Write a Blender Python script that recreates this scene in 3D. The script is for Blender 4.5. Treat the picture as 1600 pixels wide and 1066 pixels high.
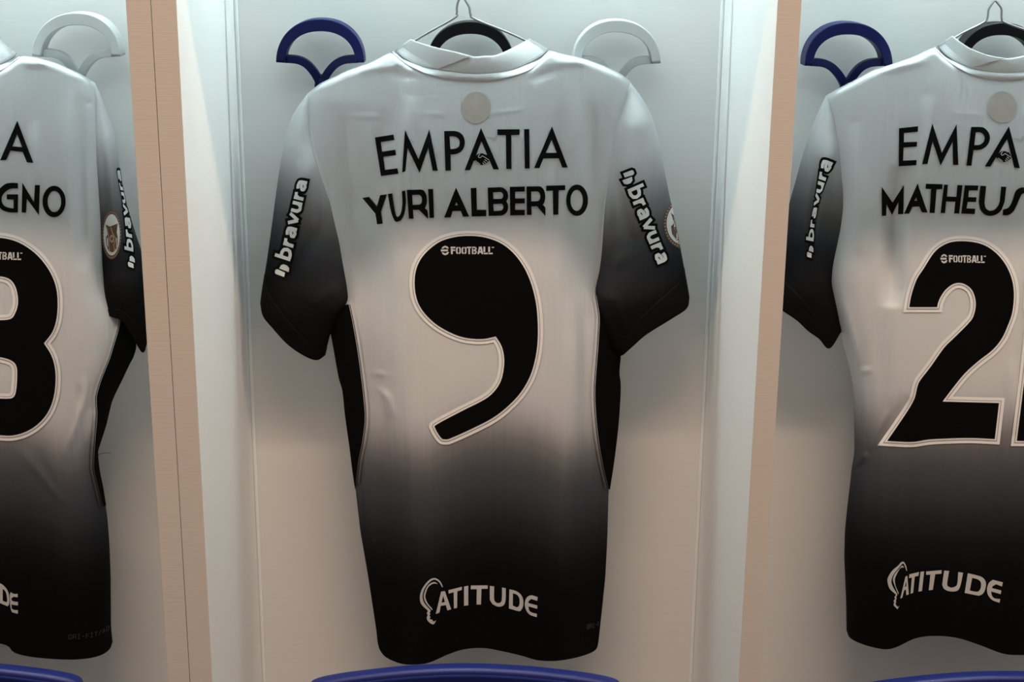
import bpy, math, random
import numpy as np
from mathutils import Vector, Matrix
from mathutils.geometry import delaunay_2d_cdt

for o in list(bpy.data.objects):
    bpy.data.objects.remove(o)
C = bpy.context.scene.collection
SC = bpy.context.scene

# ------------------------------------------------------------------ camera
F_PX = 2311.0
YAW, PITCH, ROLL = 0.0179, 0.2818, 0.0093
CAM = np.array([0.3204, -1.5621, 1.75])
_cy, _sy, _cp, _sp = math.cos(YAW), math.sin(YAW), math.cos(PITCH), math.sin(PITCH)
FWD = np.array([_sy * _cp, _cy * _cp, -_sp])
_r0 = np.array([_cy, -_sy, 0.0])
_u0 = np.cross(_r0, FWD)
RGT = _r0 * math.cos(ROLL) + _u0 * math.sin(ROLL)
UPV = -_r0 * math.sin(ROLL) + _u0 * math.cos(ROLL)
cd = bpy.data.cameras.new('camera')
cd.sensor_width = 36.0
cd.lens = 36.0 * F_PX / 1600.0
cam = bpy.data.objects.new('camera', cd)
C.objects.link(cam)
m = Matrix.Identity(4)
for i in range(3):
    m[i][0], m[i][1], m[i][2], m[i][3] = RGT[i], UPV[i], -FWD[i], CAM[i]
cam.matrix_world = m
SC.camera = cam

# ------------------------------------------------------------------ light and exposure
W = 0.62            # clear width of a locker bay
D = 0.3561          # depth of a bay
CEIL = 2.50         # underside of the bay ceiling
FASCIA = 1.738      # lower edge of the board across the front of each bay
SC.view_settings.view_transform = 'Standard'
SC.view_settings.look = 'None'
SC.view_settings.gamma = 1.0
SC.view_settings.exposure = 0.0
SC.view_settings.use_curve_mapping = False
wd = bpy.data.worlds.new('room_air')
SC.world = wd
wd.use_nodes = True
bg = wd.node_tree.nodes['Background']
bg.inputs[0].default_value = (1.0, 0.84, 0.71, 1)
bg.inputs[1].default_value = 0.19


def area(name, loc, rot, sx, sy, power, col):
    l = bpy.data.lights.new(name, 'AREA')
    l.shape = 'RECTANGLE'
    l.size, l.size_y = sx, sy
    l.energy = power
    l.color = col
    o = bpy.data.objects.new(name, l)
    C.objects.link(o)
    o.location = loc
    o.rotation_euler = rot
    return o


# warm linear lamp of the changing room, running along the aisle in front of the lockers
area('aisle_lamp', (0.6, -1.20, 3.62), (math.radians(32), 0, 0), 4.2, 0.13, 108.0, (1.0, 0.72, 0.53))
# cool LED strips under each bay ceiling
BAYS = [(-0.0517 - W, -0.0517), (0.0, W), (0.6448, 0.6448 + W)]
for a, b in BAYS:
    area('bay_led', ((a + b) / 2, 0.325, CEIL - 0.006), (0, 0, 0), W - 0.04, 0.02, 14.0, (0.78, 0.97, 1.0))

# ------------------------------------------------------------------ helpers


def P(px, py, Y):
    """world point on the depth plane(s) Y that appears at photograph pixel px,py"""
    px = np.asarray(px, float); py = np.asarray(py, float); Y = np.asarray(Y, float)
    d = FWD * F_PX + np.multiply.outer(px - 800.0, RGT) + np.multiply.outer(533.0 - py, UPV)
    t = (Y - CAM[1]) / d[..., 1]
    return CAM + d * t[..., None]


def zpx(px, py, Y):
    return float(P(px, py, Y)[2])


def nodes_mat(name):
    mt = bpy.data.materials.new(name)
    mt.use_nodes = True
    nt = mt.node_tree
    return mt, nt, nt.nodes['Principled BSDF']


def mat(name, col, rough=0.6, bump=0.0, bscale=(200, 200, 200), metal=0.0, spec=0.5, sheen=0.0, coat=0.0, var=0.0):
    mt, nt, b = nodes_mat(name)
    b.inputs['Base Color'].default_value = (*col, 1)
    b.inputs['Roughness'].default_value = rough
    b.inputs['Metallic'].default_value = metal
    b.inputs['Specular IOR Level'].default_value = spec
    b.inputs['Sheen Weight'].default_value = sheen
    b.inputs['Coat Weight'].default_value = coat
    tc = nt.nodes.new('ShaderNodeTexCoord')
    mp = nt.nodes.new('ShaderNodeMapping')
    mp.inputs['Scale'].default_value = bscale
    nz = nt.nodes.new('ShaderNodeTexNoise')
    nz.inputs['Scale'].default_value = 1.0
    nz.inputs['Detail'].default_value = 3.0
    nt.links.new(tc.outputs['Object'], mp.inputs[0])
    nt.links.new(mp.outputs[0], nz.inputs['Vector'])
    if bump > 0:
        bp = nt.nodes.new('ShaderNodeBump')
        bp.inputs['Strength'].default_value = bump
        bp.inputs['Distance'].default_value = 0.002
        nt.links.new(nz.outputs['Fac'], bp.inputs['Height'])
        nt.links.new(bp.outputs[0], b.inputs['Normal'])
    if var > 0:
        mx = nt.nodes.new('ShaderNodeMix')
        mx.data_type = 'RGBA'
        mx.inputs[6].default_value = (*[c * (1 - var) for c in col], 1)
        mx.inputs[7].default_value = (*[min(1, c * (1 + var)) for c in col], 1)
        nt.links.new(nz.outputs['Fac'], mx.inputs[0])
        nt.links.new(mx.outputs[2], b.inputs['Base Color'])
    return mt


def grad_mat(name, stops, translucent=0.18, dome=None, tilt=None):
    """knit fabric dyed with a vertical white-to-black fade; stops = [(z, grey), ...] from low to high"""
    mt, nt, b = nodes_mat(name)
    b.inputs['Roughness'].default_value = 0.75
    b.inputs['Specular IOR Level'].default_value = 0.10
    tc = nt.nodes.new('ShaderNodeTexCoord')
    sx = nt.nodes.new('ShaderNodeSeparateXYZ')
    nt.links.new(tc.outputs['Object'], sx.inputs[0])
    z0, z1 = stops[0][0], stops[-1][0]
    # streaky dye edge
    mp2 = nt.nodes.new('ShaderNodeMapping'); mp2.inputs['Scale'].default_value = (260, 60, 9)
    n2 = nt.nodes.new('ShaderNodeTexNoise'); n2.inputs['Scale'].default_value = 1.0; n2.inputs['Detail'].default_value = 4
    nt.links.new(tc.outputs['Object'], mp2.inputs[0]); nt.links.new(mp2.outputs[0], n2.inputs['Vector'])
    sc = nt.nodes.new('ShaderNodeMath'); sc.operation = 'MULTIPLY_ADD'
    sc.inputs[1].default_value = 0.012; sc.inputs[2].default_value = -0.006
    nt.links.new(n2.outputs['Fac'], sc.inputs[0])
    ad = nt.nodes.new('ShaderNodeMath'); ad.operation = 'ADD'
    nt.links.new(sx.outputs['Z'], ad.inputs[0]); nt.links.new(sc.outputs[0], ad.inputs[1])
    if dome is not None or tilt is not None:
        dx = nt.nodes.new('ShaderNodeMath'); dx.operation = 'SUBTRACT'
        dx.inputs[1].default_value = (dome or tilt)[0]
        nt.links.new(sx.outputs['X'], dx.inputs[0])
        last = dx
        if dome is not None:
            sq = nt.nodes.new('ShaderNodeMath'); sq.operation = 'MULTIPLY'
            nt.links.new(dx.outputs[0], sq.inputs[0]); nt.links.new(dx.outputs[0], sq.inputs[1])
            last = sq
        ml = nt.nodes.new('ShaderNodeMath'); ml.operation = 'MULTIPLY'; ml.inputs[1].default_value = (dome or tilt)[1]
        nt.links.new(last.outputs[0], ml.inputs[0])
        sm_ = nt.nodes.new('ShaderNodeMath'); sm_.operation = 'MINIMUM'; sm_.inputs[1].default_value = 0.034 if dome else 9.0
        nt.links.new(ml.outputs[0], sm_.inputs[0])
        ad2 = nt.nodes.new('ShaderNodeMath'); ad2.operation = 'ADD'
        nt.links.new(ad.outputs[0], ad2.inputs[0]); nt.links.new(sm_.outputs[0], ad2.inputs[1])
        ad = ad2
    mr = nt.nodes.new('ShaderNodeMapRange')
    mr.inputs[1].default_value = z0; mr.inputs[2].default_value = z1
    nt.links.new(ad.outputs[0], mr.inputs[0])
    cr = nt.nodes.new('ShaderNodeValToRGB')
    el = cr.color_ramp.elements
    while len(el) < len(stops):
        el.new(0.5)
    for e, (z, g) in zip(el, stops):
        e.position = (z - z0) / (z1 - z0)
        gl = g if isinstance(g, tuple) else ((g * 0.90, g, g * 1.22) if g < 0.1 else (g * 0.98, g, g * 1.05))
        e.color = (*gl, 1)
    nt.links.new(mr.outputs[0], cr.inputs[0])
    nt.links.new(cr.outputs[0], b.inputs['Base Color'])
    mp = nt.nodes.new('ShaderNodeMapping'); mp.inputs['Scale'].default_value = (420, 420, 40)
    nz = nt.nodes.new('ShaderNodeTexNoise'); nz.inputs['Scale'].default_value = 1.0; nz.inputs['Detail'].default_value = 4
    bp = nt.nodes.new('ShaderNodeBump'); bp.inputs['Strength'].default_value = 0.12; bp.inputs['Distance'].default_value = 0.002
    nt.links.new(tc.outputs['Object'], mp.inputs[0]); nt.links.new(mp.outputs[0], nz.inputs['Vector'])
    nt.links.new(nz.outputs['Fac'], bp.inputs['Height']); nt.links.new(bp.outputs[0], b.inputs['Normal'])
    mp3 = nt.nodes.new('ShaderNodeMapping'); mp3.inputs['Scale'].default_value = (75, 75, 4)
    n3 = nt.nodes.new('ShaderNodeTexNoise'); n3.inputs['Scale'].default_value = 1.0; n3.inputs['Detail'].default_value = 2
    bp3 = nt.nodes.new('ShaderNodeBump'); bp3.inputs['Strength'].default_value = 0.35; bp3.inputs['Distance'].default_value = 0.004
    nt.links.new(tc.outputs['Object'], mp3.inputs[0]); nt.links.new(mp3.outputs[0], n3.inputs['Vector'])
    nt.links.new(n3.outputs['Fac'], bp3.inputs['Height']); nt.links.new(bp.outputs[0], bp3.inputs['Normal']); nt.links.new(bp3.outputs[0], b.inputs['Normal'])
    tr = nt.nodes.new('ShaderNodeBsdfTranslucent')
    nt.links.new(cr.outputs[0], tr.inputs['Color'])
    ms = nt.nodes.new('ShaderNodeMixShader'); ms.inputs[0].default_value = translucent
    nt.links.new(b.outputs[0], ms.inputs[1]); nt.links.new(tr.outputs[0], ms.inputs[2])
    nt.links.new(ms.outputs[0], nt.nodes['Material Output'].inputs['Surface'])
    return mt


M_PANEL = mat('pale laminate', (0.75, 0.75, 0.74), 0.55, 0.05, (10, 10, 600), var=0.035)
M_BAND = mat('beige edge banding', (0.535, 0.515, 0.495), 0.6, 0.10, (14, 14, 900), var=0.04)
M_TRIM = mat('white trim', (0.80, 0.82, 0.82), 0.35)
M_DARK = mat('dark joint', (0.03, 0.03, 0.03), 0.8)
M_FLOOR = mat('grey vinyl floor', (0.42, 0.40, 0.37), 0.5, 0.05, (30, 30, 30), var=0.08)
M_WHITEFAB = mat('white ribbed cloth', (0.52, 0.53, 0.54), 0.8, 0.15, (500, 500, 500), spec=0.2)
M_BLACKFAB = mat('black mesh cloth', (0.002, 0.002, 0.0024), 0.85, 0.2, (900, 900, 900), spec=0.08)
M_PRINT = mat('black flock print', (0.0035, 0.0035, 0.004), 0.7, 0.08, (120, 120, 120), spec=0.08)
M_NUMBER = mat('black number film', (0.0018, 0.0018, 0.0024), 0.5, 0.12, (60, 60, 60), spec=0.08)
M_EDGE = mat('pale number edge', (0.76, 0.77, 0.78), 0.7)
M_GROOVE = mat('grey number line', (0.30, 0.30, 0.30), 0.7)
M_SILVER = mat('pale grey print', (0.52, 0.53, 0.53), 0.6)
M_LOGO = mat('white print', (0.70, 0.72, 0.72), 0.6)
M_DIM = mat('dark grey print', (0.03, 0.03, 0.034), 0.7)
M_BADGE = mat('beige woven badge', (0.42, 0.385, 0.35), 0.8, 0.2, (90, 90, 90), var=0.12)
M_GHOST = mat('grey inside print', (0.46, 0.48, 0.48), 0.8)
M_GOLD = mat('bronze patch thread', (0.42, 0.27, 0.17), 0.6, 0.1, (300, 300, 300))
M_BROWN = mat('brown patch thread', (0.10, 0.06, 0.035), 0.6)
M_WIRE = mat('galvanised wire', (0.42, 0.42, 0.42), 0.3, metal=1.0)
M_BLUE = mat('navy blue plastic', (0.003, 0.006, 0.058), 0.45, spec=0.2)
M_BLACKP = mat('black plastic', (0.004, 0.004, 0.005), 0.45, spec=0.2)
M_WHITEP = mat('white plastic', (0.49, 0.51, 0.51), 0.4, spec=0.35)
M_CHAIR = mat('blue chair shell', (0.006, 0.012, 0.105), 0.45, 0.03, (200, 200, 200), spec=0.3)
M_CUSH = mat('blue chair cushion', (0.004, 0.009, 0.075), 0.7, 0.1, (300, 300, 300), spec=0.12)
M_STEEL = mat('brushed steel', (0.5, 0.5, 0.5), 0.35, metal=1.0)


def thing(name, label, cat, loc, group=None):
    o = bpy.data.objects.new(name, None)
    C.objects.link(o)
    o.location = loc
    o['label'] = label
    o['category'] = cat
    if group:
        o['group'] = group
    return o


def wloc(o):
    v = Vector((0, 0, 0))
    while o is not None:
        v += o.location
        o = o.parent
    return v


def mesh(name, verts, faces, mt, parent=None, smooth=True, label=None):
    """one mesh object; its vertices are given in room coordinates"""
    me = bpy.data.meshes.new(name)
    me.from_pydata([tuple(float(c) for c in v) for v in verts], [], [tuple(int(i) for i in f) for f in faces])
    me.validate()
    if smooth:
        me.polygons.foreach_set('use_smooth', [True] * len(me.polygons))
    me.materials.append(mt)
    o = bpy.data.objects.new(name, me)
    C.objects.link(o)
    if parent is not None:
        o.parent = parent
        o.matrix_parent_inverse = Matrix.Translation(-wloc_of(parent))
    if label:
        o['label'] = label
    return o


_WL = {}


def wloc_of(p):
    # mesh objects keep room coordinates (their own location is zero and the parent inverse cancels the Empty)
    return Vector(p.location) if p.type == 'EMPTY' else Vector((0, 0, 0))


def bevel(o, w, seg=2):
    md = o.modifiers.new('bevel', 'BEVEL')
    md.width = w
    md.segments = seg
    md.limit_method = 'ANGLE'
    return o


def solid(o, t, off=0.0):
    md = o.modifiers.new('solidify', 'SOLIDIFY')
    md.thickness = t
    md.offset = off
    return o


def box(name, x0, x1, y0, y1, z0, z1, mt, parent=None, bv=0.0012, label=None):
    v = [(x, y, z) for x in (x0, x1) for y in (y0, y1) for z in (z0, z1)]
    f = [(0, 1, 3, 2), (4, 6, 7, 5), (0, 4, 5, 1), (2, 3, 7, 6), (0, 2, 6, 4), (1, 5, 7, 3)]
    o = mesh(name, v, f, mt, parent, smooth=False, label=label)
    if bv:
        bevel(o, bv)
    return o


def weld(o, d=2e-5):
    import bmesh
    bm = bmesh.new()
    bm.from_mesh(o.data)
    bmesh.ops.remove_doubles(bm, verts=bm.verts, dist=d)
    bm.to_mesh(o.data)
    bm.free()
    o.data.polygons.foreach_set('use_smooth', [True] * len(o.data.polygons))


def catmull(pts, closed=False, n=6):
    """smooth a polyline; a third entry on a point keeps it a sharp corner"""
    q = [np.array(p[:2], float) for p in pts]
    cor = [len(p) > 2 for p in pts]
    N = len(q)
    out = []
    rng = range(N if closed else N - 1)
    for i in rng:
        p1, p2 = q[i], q[(i + 1) % N]
        i0, i3 = (i - 1) % N, (i + 2) % N
        p0 = q[i0] if (closed or i > 0) and not cor[i] else 2 * p1 - p2
        p3 = q[i3] if (closed or i < N - 2) and not cor[(i + 1) % N] else 2 * p2 - p1
        for k in range(n):
            t = k / n
            out.append(0.5 * ((2 * p1) + (-p0 + p2) * t + (2 * p0 - 5 * p1 + 4 * p2 - p3) * t * t + (-p0 + 3 * p1 - 3 * p2 + p3) * t ** 3))
    if not closed:
        out.append(q[-1])
    return np.array(out)


def along(pts, n):
    """n points evenly spaced along a polyline"""
    p = np.array([q[:2] for q in pts], float)
    s = np.r_[0, np.cumsum(np.hypot(*np.diff(p, axis=0).T))]
    u = np.linspace(0, s[-1], n)
    return np.c_[np.interp(u, s, p[:, 0]), np.interp(u, s, p[:, 1])]


class Curve1:
    """smoothed function through points (k, v)"""
    def __init__(self, pts, sig=3.0):
        p = sorted(pts)
        k = np.array([a for a, b in p], float); v = np.array([b for a, b in p], float)
        self.k = np.arange(k[0], k[-1] + 0.5, 1.0)
        y = np.interp(self.k, k, v)
        w = int(3 * sig) + 1
        g = np.exp(-0.5 * (np.arange(-w, w + 1) / sig) ** 2); g /= g.sum()
        pad = np.r_[2 * y[0] - y[w:0:-1], y, 2 * y[-1] - y[-2:-w - 2:-1]] if len(y) > w + 2 else np.pad(y, w, 'edge')
        self.v = np.convolve(pad, g, 'valid')

    def __call__(self, k):
        return np.interp(k, self.k, self.v)


def coons(top, bot, left, right, ni, nj, us=None):
    """Coons patch in photograph pixels; top/bot run left to right, left/right run top to bottom"""
    u = np.linspace(0, 1, ni) if us is None else us
    v = np.linspace(0, 1, nj)

    def ev(c, w):
        p = np.array([q[:2] for q in c], float)
        s = np.r_[0, np.cumsum(np.hypot(*np.diff(p, axis=0).T))]; s /= s[-1]
        return np.c_[np.interp(w, s, p[:, 0]), np.interp(w, s, p[:, 1])]
    T, B, L, R = ev(top, u), ev(bot, u), ev(left, v), ev(right, v)
    U, V = u[None, :, None], v[:, None, None]
    g = (1 - V) * T[None] + V * B[None] + (1 - U) * L[:, None] + U * R[:, None]
    g -= (1 - U) * (1 - V) * T[0] + U * (1 - V) * T[-1] + (1 - U) * V * B[0] + U * V * B[-1]
    return g


def gridfaces(nj, ni, off=0, flip=False):
    f = []
    for j in range(nj - 1):
        for i in range(ni - 1):
            a = off + j * ni + i
            q = (a, a + ni, a + ni + 1, a + 1)
            f.append(q[::-1] if flip else q)
    return f


# ---- flat outlines (lettering, numbers) laid onto a curved surface
def inside(ring, pts):
    x, y = pts[:, 0], pts[:, 1]
    r = np.asarray(ring); x1, y1 = r[:, 0], r[:, 1]; x2, y2 = np.roll(x1, -1), np.roll(y1, -1)
    c = np.zeros(len(pts), bool)
    for a, b, e, f in zip(x1, y1, x2, y2):
        if b == f:
            continue
        k = (b > y) != (f > y)
        c ^= k & (x < (e - a) * (y - b) / (f - b) + a)
    return c


def resample(ring, step):
    r = np.asarray(ring, float)
    out = []
    for a, b in zip(r, np.roll(r, -1, axis=0)):
        n = max(1, int(math.ceil(np.hypot(*(b - a)) / step)))
        for k in range(n):
            out.append(a + (b - a) * k / n)
    return np.array(out)


def in_shape(shape, pts):
    c = np.zeros(len(pts), bool)
    for ring in shape:
        c ^= inside(ring, pts)
    return c


def fill2d(shapes, step=3.0, grid=6.0):
    vs, es = [], []
    for sh in shapes:
        for ring in sh:
            r = resample(ring, step)
            b = len(vs)
            vs += [Vector((float(x), float(y))) for x, y in r]
            es += [(b + i, b + (i + 1) % len(r)) for i in range(len(r))]
    allp = np.array([tuple(v) for v in vs])
    lo, hi = allp.min(0), allp.max(0)
    gx, gy = np.meshgrid(np.arange(lo[0], hi[0], grid), np.arange(lo[1], hi[1], grid))
    gp = np.c_[gx.ravel(), gy.ravel()] + 0.137
    k = np.zeros(len(gp), bool)
    for sh in shapes:
        k |= in_shape(sh, gp)
    vs += [Vector((float(x), float(y))) for x, y in gp[k]]
    v2, e2, f2, *_ = delaunay_2d_cdt(vs, es, [], 0, 1e-4)
    v2 = np.array([tuple(v) for v in v2])
    f2 = np.array([tuple(f) for f in f2 if len(f) == 3])
    cen = v2[f2].mean(1)
    k = np.zeros(len(f2), bool)
    for sh in shapes:
        k |= in_shape(sh, cen)
    f2 = f2[k]
    a, b, c = v2[f2[:, 0]], v2[f2[:, 1]], v2[f2[:, 2]]
    sg = (b[:, 0] - a[:, 0]) * (c[:, 1] - a[:, 1]) - (b[:, 1] - a[:, 1]) * (c[:, 0] - a[:, 0])
    f2 = f2[np.abs(sg) > 1e-6]; sg = sg[np.abs(sg) > 1e-6]
    f2[sg > 0] = f2[sg > 0][:, ::-1]
    used = np.unique(f2)
    rm = -np.ones(len(v2), int); rm[used] = np.arange(len(used))
    return v2[used], rm[f2]


def printed(name, shapes, surf, off, mt, parent, step=3.0, grid=6.0, label=None):
    v, f = fill2d(shapes, step, grid)
    w = P(v[:, 0], v[:, 1], surf(v[:, 0], v[:, 1]) - off)
    o = mesh(name, w, f, mt, parent, label=label)
    # smooth normals taken from the cloth underneath, so thin slivers shade like their surroundings
    e = 1.5
    q = lambda dx, dy: P(v[:, 0] + dx, v[:, 1] + dy, surf(v[:, 0] + dx, v[:, 1] + dy))
    n = np.cross(q(e, 0) - q(-e, 0), q(0, -e) - q(0, e))
    n /= np.maximum(np.linalg.norm(n, axis=1), 1e-12)[:, None]
    if len(o.data.vertices) == len(n):
        o.data.normals_split_custom_set_from_vertices([tuple(map(float, k)) for k in n])
    return o


def area2(r):
    r = np.asarray(r); x, y = r[:, 0], r[:, 1]
    return 0.5 * np.sum(x * np.roll(y, -1) - np.roll(x, -1) * y)


def grow(ring, d):
    """offset an outline outwards by d (mitred, limited)"""
    r = np.asarray(ring, float)
    keep = np.hypot(*(r - np.roll(r, 1, axis=0)).T) > 1e-3
    r = r[keep]
    s = 1.0 if area2(r) > 0 else -1.0
    e = np.roll(r, -1, axis=0) - r
    n = np.c_[e[:, 1], -e[:, 0]] * s / np.hypot(e[:, 0], e[:, 1])[:, None]
    n0 = np.roll(n, 1, axis=0)
    bis = n + n0
    L = (bis ** 2).sum(1)
    L = np.maximum(L, 0.55)
    return r + bis * (2 * d / L)[:, None]


def ellipse(cx, cy, rx, ry, n=40):
    a = np.linspace(0, 2 * np.pi, n, endpoint=False)
    return np.c_[cx + rx * np.cos(a), cy + ry * np.sin(a)]


def stroke(pts, w, cap=0.0):
    """shapes covering a polyline of width w"""
    p = np.array(pts, float)
    out = []
    for i in range(len(p) - 1):
        a, b = p[i], p[i + 1]
        d = (b - a) / max(1e-9, np.hypot(*(b - a)))
        n = np.array([-d[1], d[0]]) * w / 2
        aa = a - d * cap if i == 0 else a
        bb = b + d * cap if i == len(p) - 2 else b
        out.append([np.array([aa + n, bb + n, bb - n, aa - n])])
        if i > 0:
            out.append([ellipse(a[0], a[1], w / 2 * 0.995, w / 2 * 0.995, 10)])
    return out


def Z(x0, y0, s, sy=None):
    sy = s if sy is None else sy
    return lambda *rings: [np.array([(x0 + p[0] * s, y0 + p[1] * sy) for p in r]) for r in rings]


def remap(shapes, fn):
    return [[np.array([fn(x, y) for x, y in r]) for r in sh] for sh in shapes]


# ------------------------------------------------------------------ the room and the lockers
fl = box('floor', -2.5, 3.2, -3.0, 1.0, -0.05, 0.0, M_FLOOR, bv=0)
fl['kind'] = 'structure'
wb_ = box('wall_back', -2.5, 3.2, D + 0.018, D + 0.12, 0.0, 3.8, M_PANEL, bv=0)
wb_['kind'] = 'structure'

TOPZ = CEIL + 0.025


def bay_back(x0, x1, parent):
    box('back_panel', x0 + 0.0012, x1 - 0.0012, D, D + 0.016, 0.06, CEIL, M_PANEL, parent, bv=0.0006)
    for xa, xb in ((x0, x0 + 0.0045), (x1 - 0.0045, x1)):
        box('corner_trim', xa, xb, D - 0.006, D - 0.0003, 0.06, CEIL, M_TRIM, parent, bv=0.0015)
    box('ceiling_panel', x0, x1, 0.0, D + 0.016, CEIL, TOPZ, M_PANEL, parent)
    box('fascia', x0, x1, 0.0, 0.018, FASCIA, CEIL, M_PANEL, parent)
    zr = zpx(740, -58, 0.285)
    n = 14
    v, f = [], []
    for k, x in enumerate((x0, x1)):
        for a in np.linspace(0, 2 * np.pi, n, endpoint=False):
            v.append((x, 0.290 + 0.005 * math.cos(a), zr + 0.005 * math.sin(a)))
    f = [(i, (i + 1) % n, n + (i + 1) % n, n + i) for i in range(n)]
    mesh('hanging_rail', v, f, M_STEEL, parent)
    box('bottom_panel', x0, x1, 0.0, D + 0.016, 0.06, 0.085, M_PANEL, parent)


def upright(name, x0, x1, parent):
    p = box(name, x0, x1, 0.0012, D + 0.016, 0.0, TOPZ, M_PANEL, parent, bv=0.0006)
    box('edge_band', x0, x1, 0.0, 0.0012, 0.0, TOPZ, M_BAND, p, bv=0.0005, label='beige front edge of the upright')


lk = thing('open_locker', 'pale laminate open locker bay at far left, holding the jersey numbered eight', 'locker', (-0.36, 0.18, 0.0))
upright('side_panel', -0.0517, -0.0265, lk)
upright('side_panel', -0.0517 - W - 0.0252, -0.0517 - W, lk)
bay_back(-0.0517 - W, -0.0517, lk)
lk2 = thing('open_locker', 'pale laminate double open locker with a middle divider, of jerseys nine and twenty-one', 'locker', (0.63, 0.18, 0.0))
upright('side_panel', -0.0259, 0.0, lk2)
upright('divider', W, 0.6448, lk2)
upright('side_panel', 0.6448 + W, 0.6448 + W + 0.0252, lk2)
bay_back(0.0, W, lk2)
bay_back(0.6448, 0.6448 + W, lk2)


# ------------------------------------------------------------------ swept bars (hooks, hangers)
def tube(name, pts, r, mt, parent, n=10, ell=None, close=False, label=None):
    """bar along 3D points; r a number or one (ra, rb) per point: ra sideways, rb along the room's depth"""
    p = np.array(pts, float)
    m_ = len(p)
    t = np.gradient(p, axis=0)
    t /= np.linalg.norm(t, axis=1)[:, None]
    v, f = [], []
    prev = None
    for i in range(m_):
        ref = np.array([0, 1.0, 0])
        a = np.cross(t[i], ref)
        if np.linalg.norm(a) < 0.2:
            a = prev if prev is not None else np.array([1.0, 0, 0])
        a /= np.linalg.norm(a)
        if prev is not None and a @ prev < 0:
            a = -a
        prev = a
        b = np.cross(a, t[i]); b /= np.linalg.norm(b)
        ra, rb = r[i] if isinstance(r, (list, np.ndarray)) else (r, r)
        e = 2.0 / (ell or 2.0)
        for k in range(n):
            th = 2 * np.pi * k / n
            c_, s_ = math.cos(th), math.sin(th)
            v.append(p[i] + a * ra * math.copysign(abs(c_) ** e, c_) + b * rb * math.copysign(abs(s_) ** e, s_))
    for i in range(m_ - 1):
        for k in range(n):
            f.append((i * n + k, i * n + (k + 1) % n, (i + 1) * n + (k + 1) % n, (i + 1) * n + k))
    f.append(tuple(range(n))[::-1])
    f.append(tuple((m_ - 1) * n + k for k in range(n)))
    return mesh(name, v, f, mt, parent, label=label)


def wn(o):
    md = o.modifiers.new('weighted_normal', 'WEIGHTED_NORMAL')
    md.weight = 100
    return o


YH = 0.318          # depth of the middle of a hook's arch


def coat_hook(cx, top, label, mt):
    """arched hook head on a forked stem; cx, top = photograph pixel of the arch's crown"""
    k = lambda dx, dy, Y: P(cx + dx, top + dy, Y)
    base = P(cx, top + 100, D)
    h = thing('coat_hook', label, 'coat hook', tuple(base), 'hooks on the locker back walls')
    a = np.linspace(math.pi, 0, 41)
    ex, ey = 61.5, 58.0
    px = np.sign(np.cos(a)) * np.abs(np.cos(a)) ** 0.92 * ex
    py = 68 - np.abs(np.sin(a)) ** 0.95 * ey
    arch = [k(x, y, YH) for x, y in zip(px, py)]
    rad = [(0.0056 + 0.0021 * math.sin(t) ** 2, 0.0150) for t in a]
    wn(tube('arch', arch, rad, mt, h, 48, ell=14.0))
    ends = 6.0
    for s in (-1, 1):
        pts = [(s * 58, 63.5, YH), (s * 38, 65, YH + 0.004), (s * 24, 71, YH + 0.008), (s * 13, 82, YH + 0.013), (s * 5, 95, YH + 0.017), (0, 108, YH + 0.021)]
        q = catmull([(p[0], p[1]) for p in pts], n=5)
        yy = np.interp(np.linspace(0, 1, len(q)), np.linspace(0, 1, 6), [p[2] for p in pts])
        wn(tube('fork_arm', [k(x, y, Y) for (x, y), Y in zip(q, yy)], [(0.0050, 0.0062)] * len(q), mt, h, 36, ell=10.0))
    zc = k(0, 108, YH + 0.029)
    top3 = k(0, 92, YH + 0.015)
    q = [top3, k(0, 104, YH + 0.021), k(0, 118, YH + 0.026), k(0, 140, D - 0.009), k(0, 175, D - 0.007)]
    tube('stem', q, [(0.006, 0.006), (0.0085, 0.0075), (0.009, 0.008), (0.009, 0.005), (0.006, 0.004)], mt, h, 14)
    for s in (-1, 1):
        pts = catmull([(0, 168), (s * 14, 176), (s * 24, 172), (s * 30, 156)], n=5)
        yy = np.interp(np.linspace(0, 1, len(pts)), [0, 0.5, 1], [D - 0.009, D - 0.016, D - 0.022])
        rr = [(0.0042 + 0.0012 * t, 0.0042 + 0.0012 * t) for t in np.linspace(0, 1, len(pts))]
        tube('prong', [k(x, y, Y) for (x, y), Y in zip(pts, yy)], rr, mt, h, 10)
    return h


coat_hook(123.5, 18.5, 'white arched coat hook beside the jersey numbered eight', M_WHITEP)
coat_hook(502, 28, 'navy blue arched coat hook left of the comma-numbered jersey, in the middle bay', M_BLUE)
coat_hook(735, 32, 'black arched coat hook behind the collar of the comma-numbered jersey', M_BLACKP)
coat_hook(962, 29.5, 'white arched coat hook right of the comma-numbered jersey, in the middle bay', M_WHITEP)
coat_hook(1322, 33, 'navy blue arched coat hook beside the jersey numbered twenty-one', M_BLUE)
coat_hook(1560, 34, 'black arched coat hook behind the collar of the jersey numbered twenty-one', M_BLACKP)

YM = 0.290          # middle plane of the hanging jerseys


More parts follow.
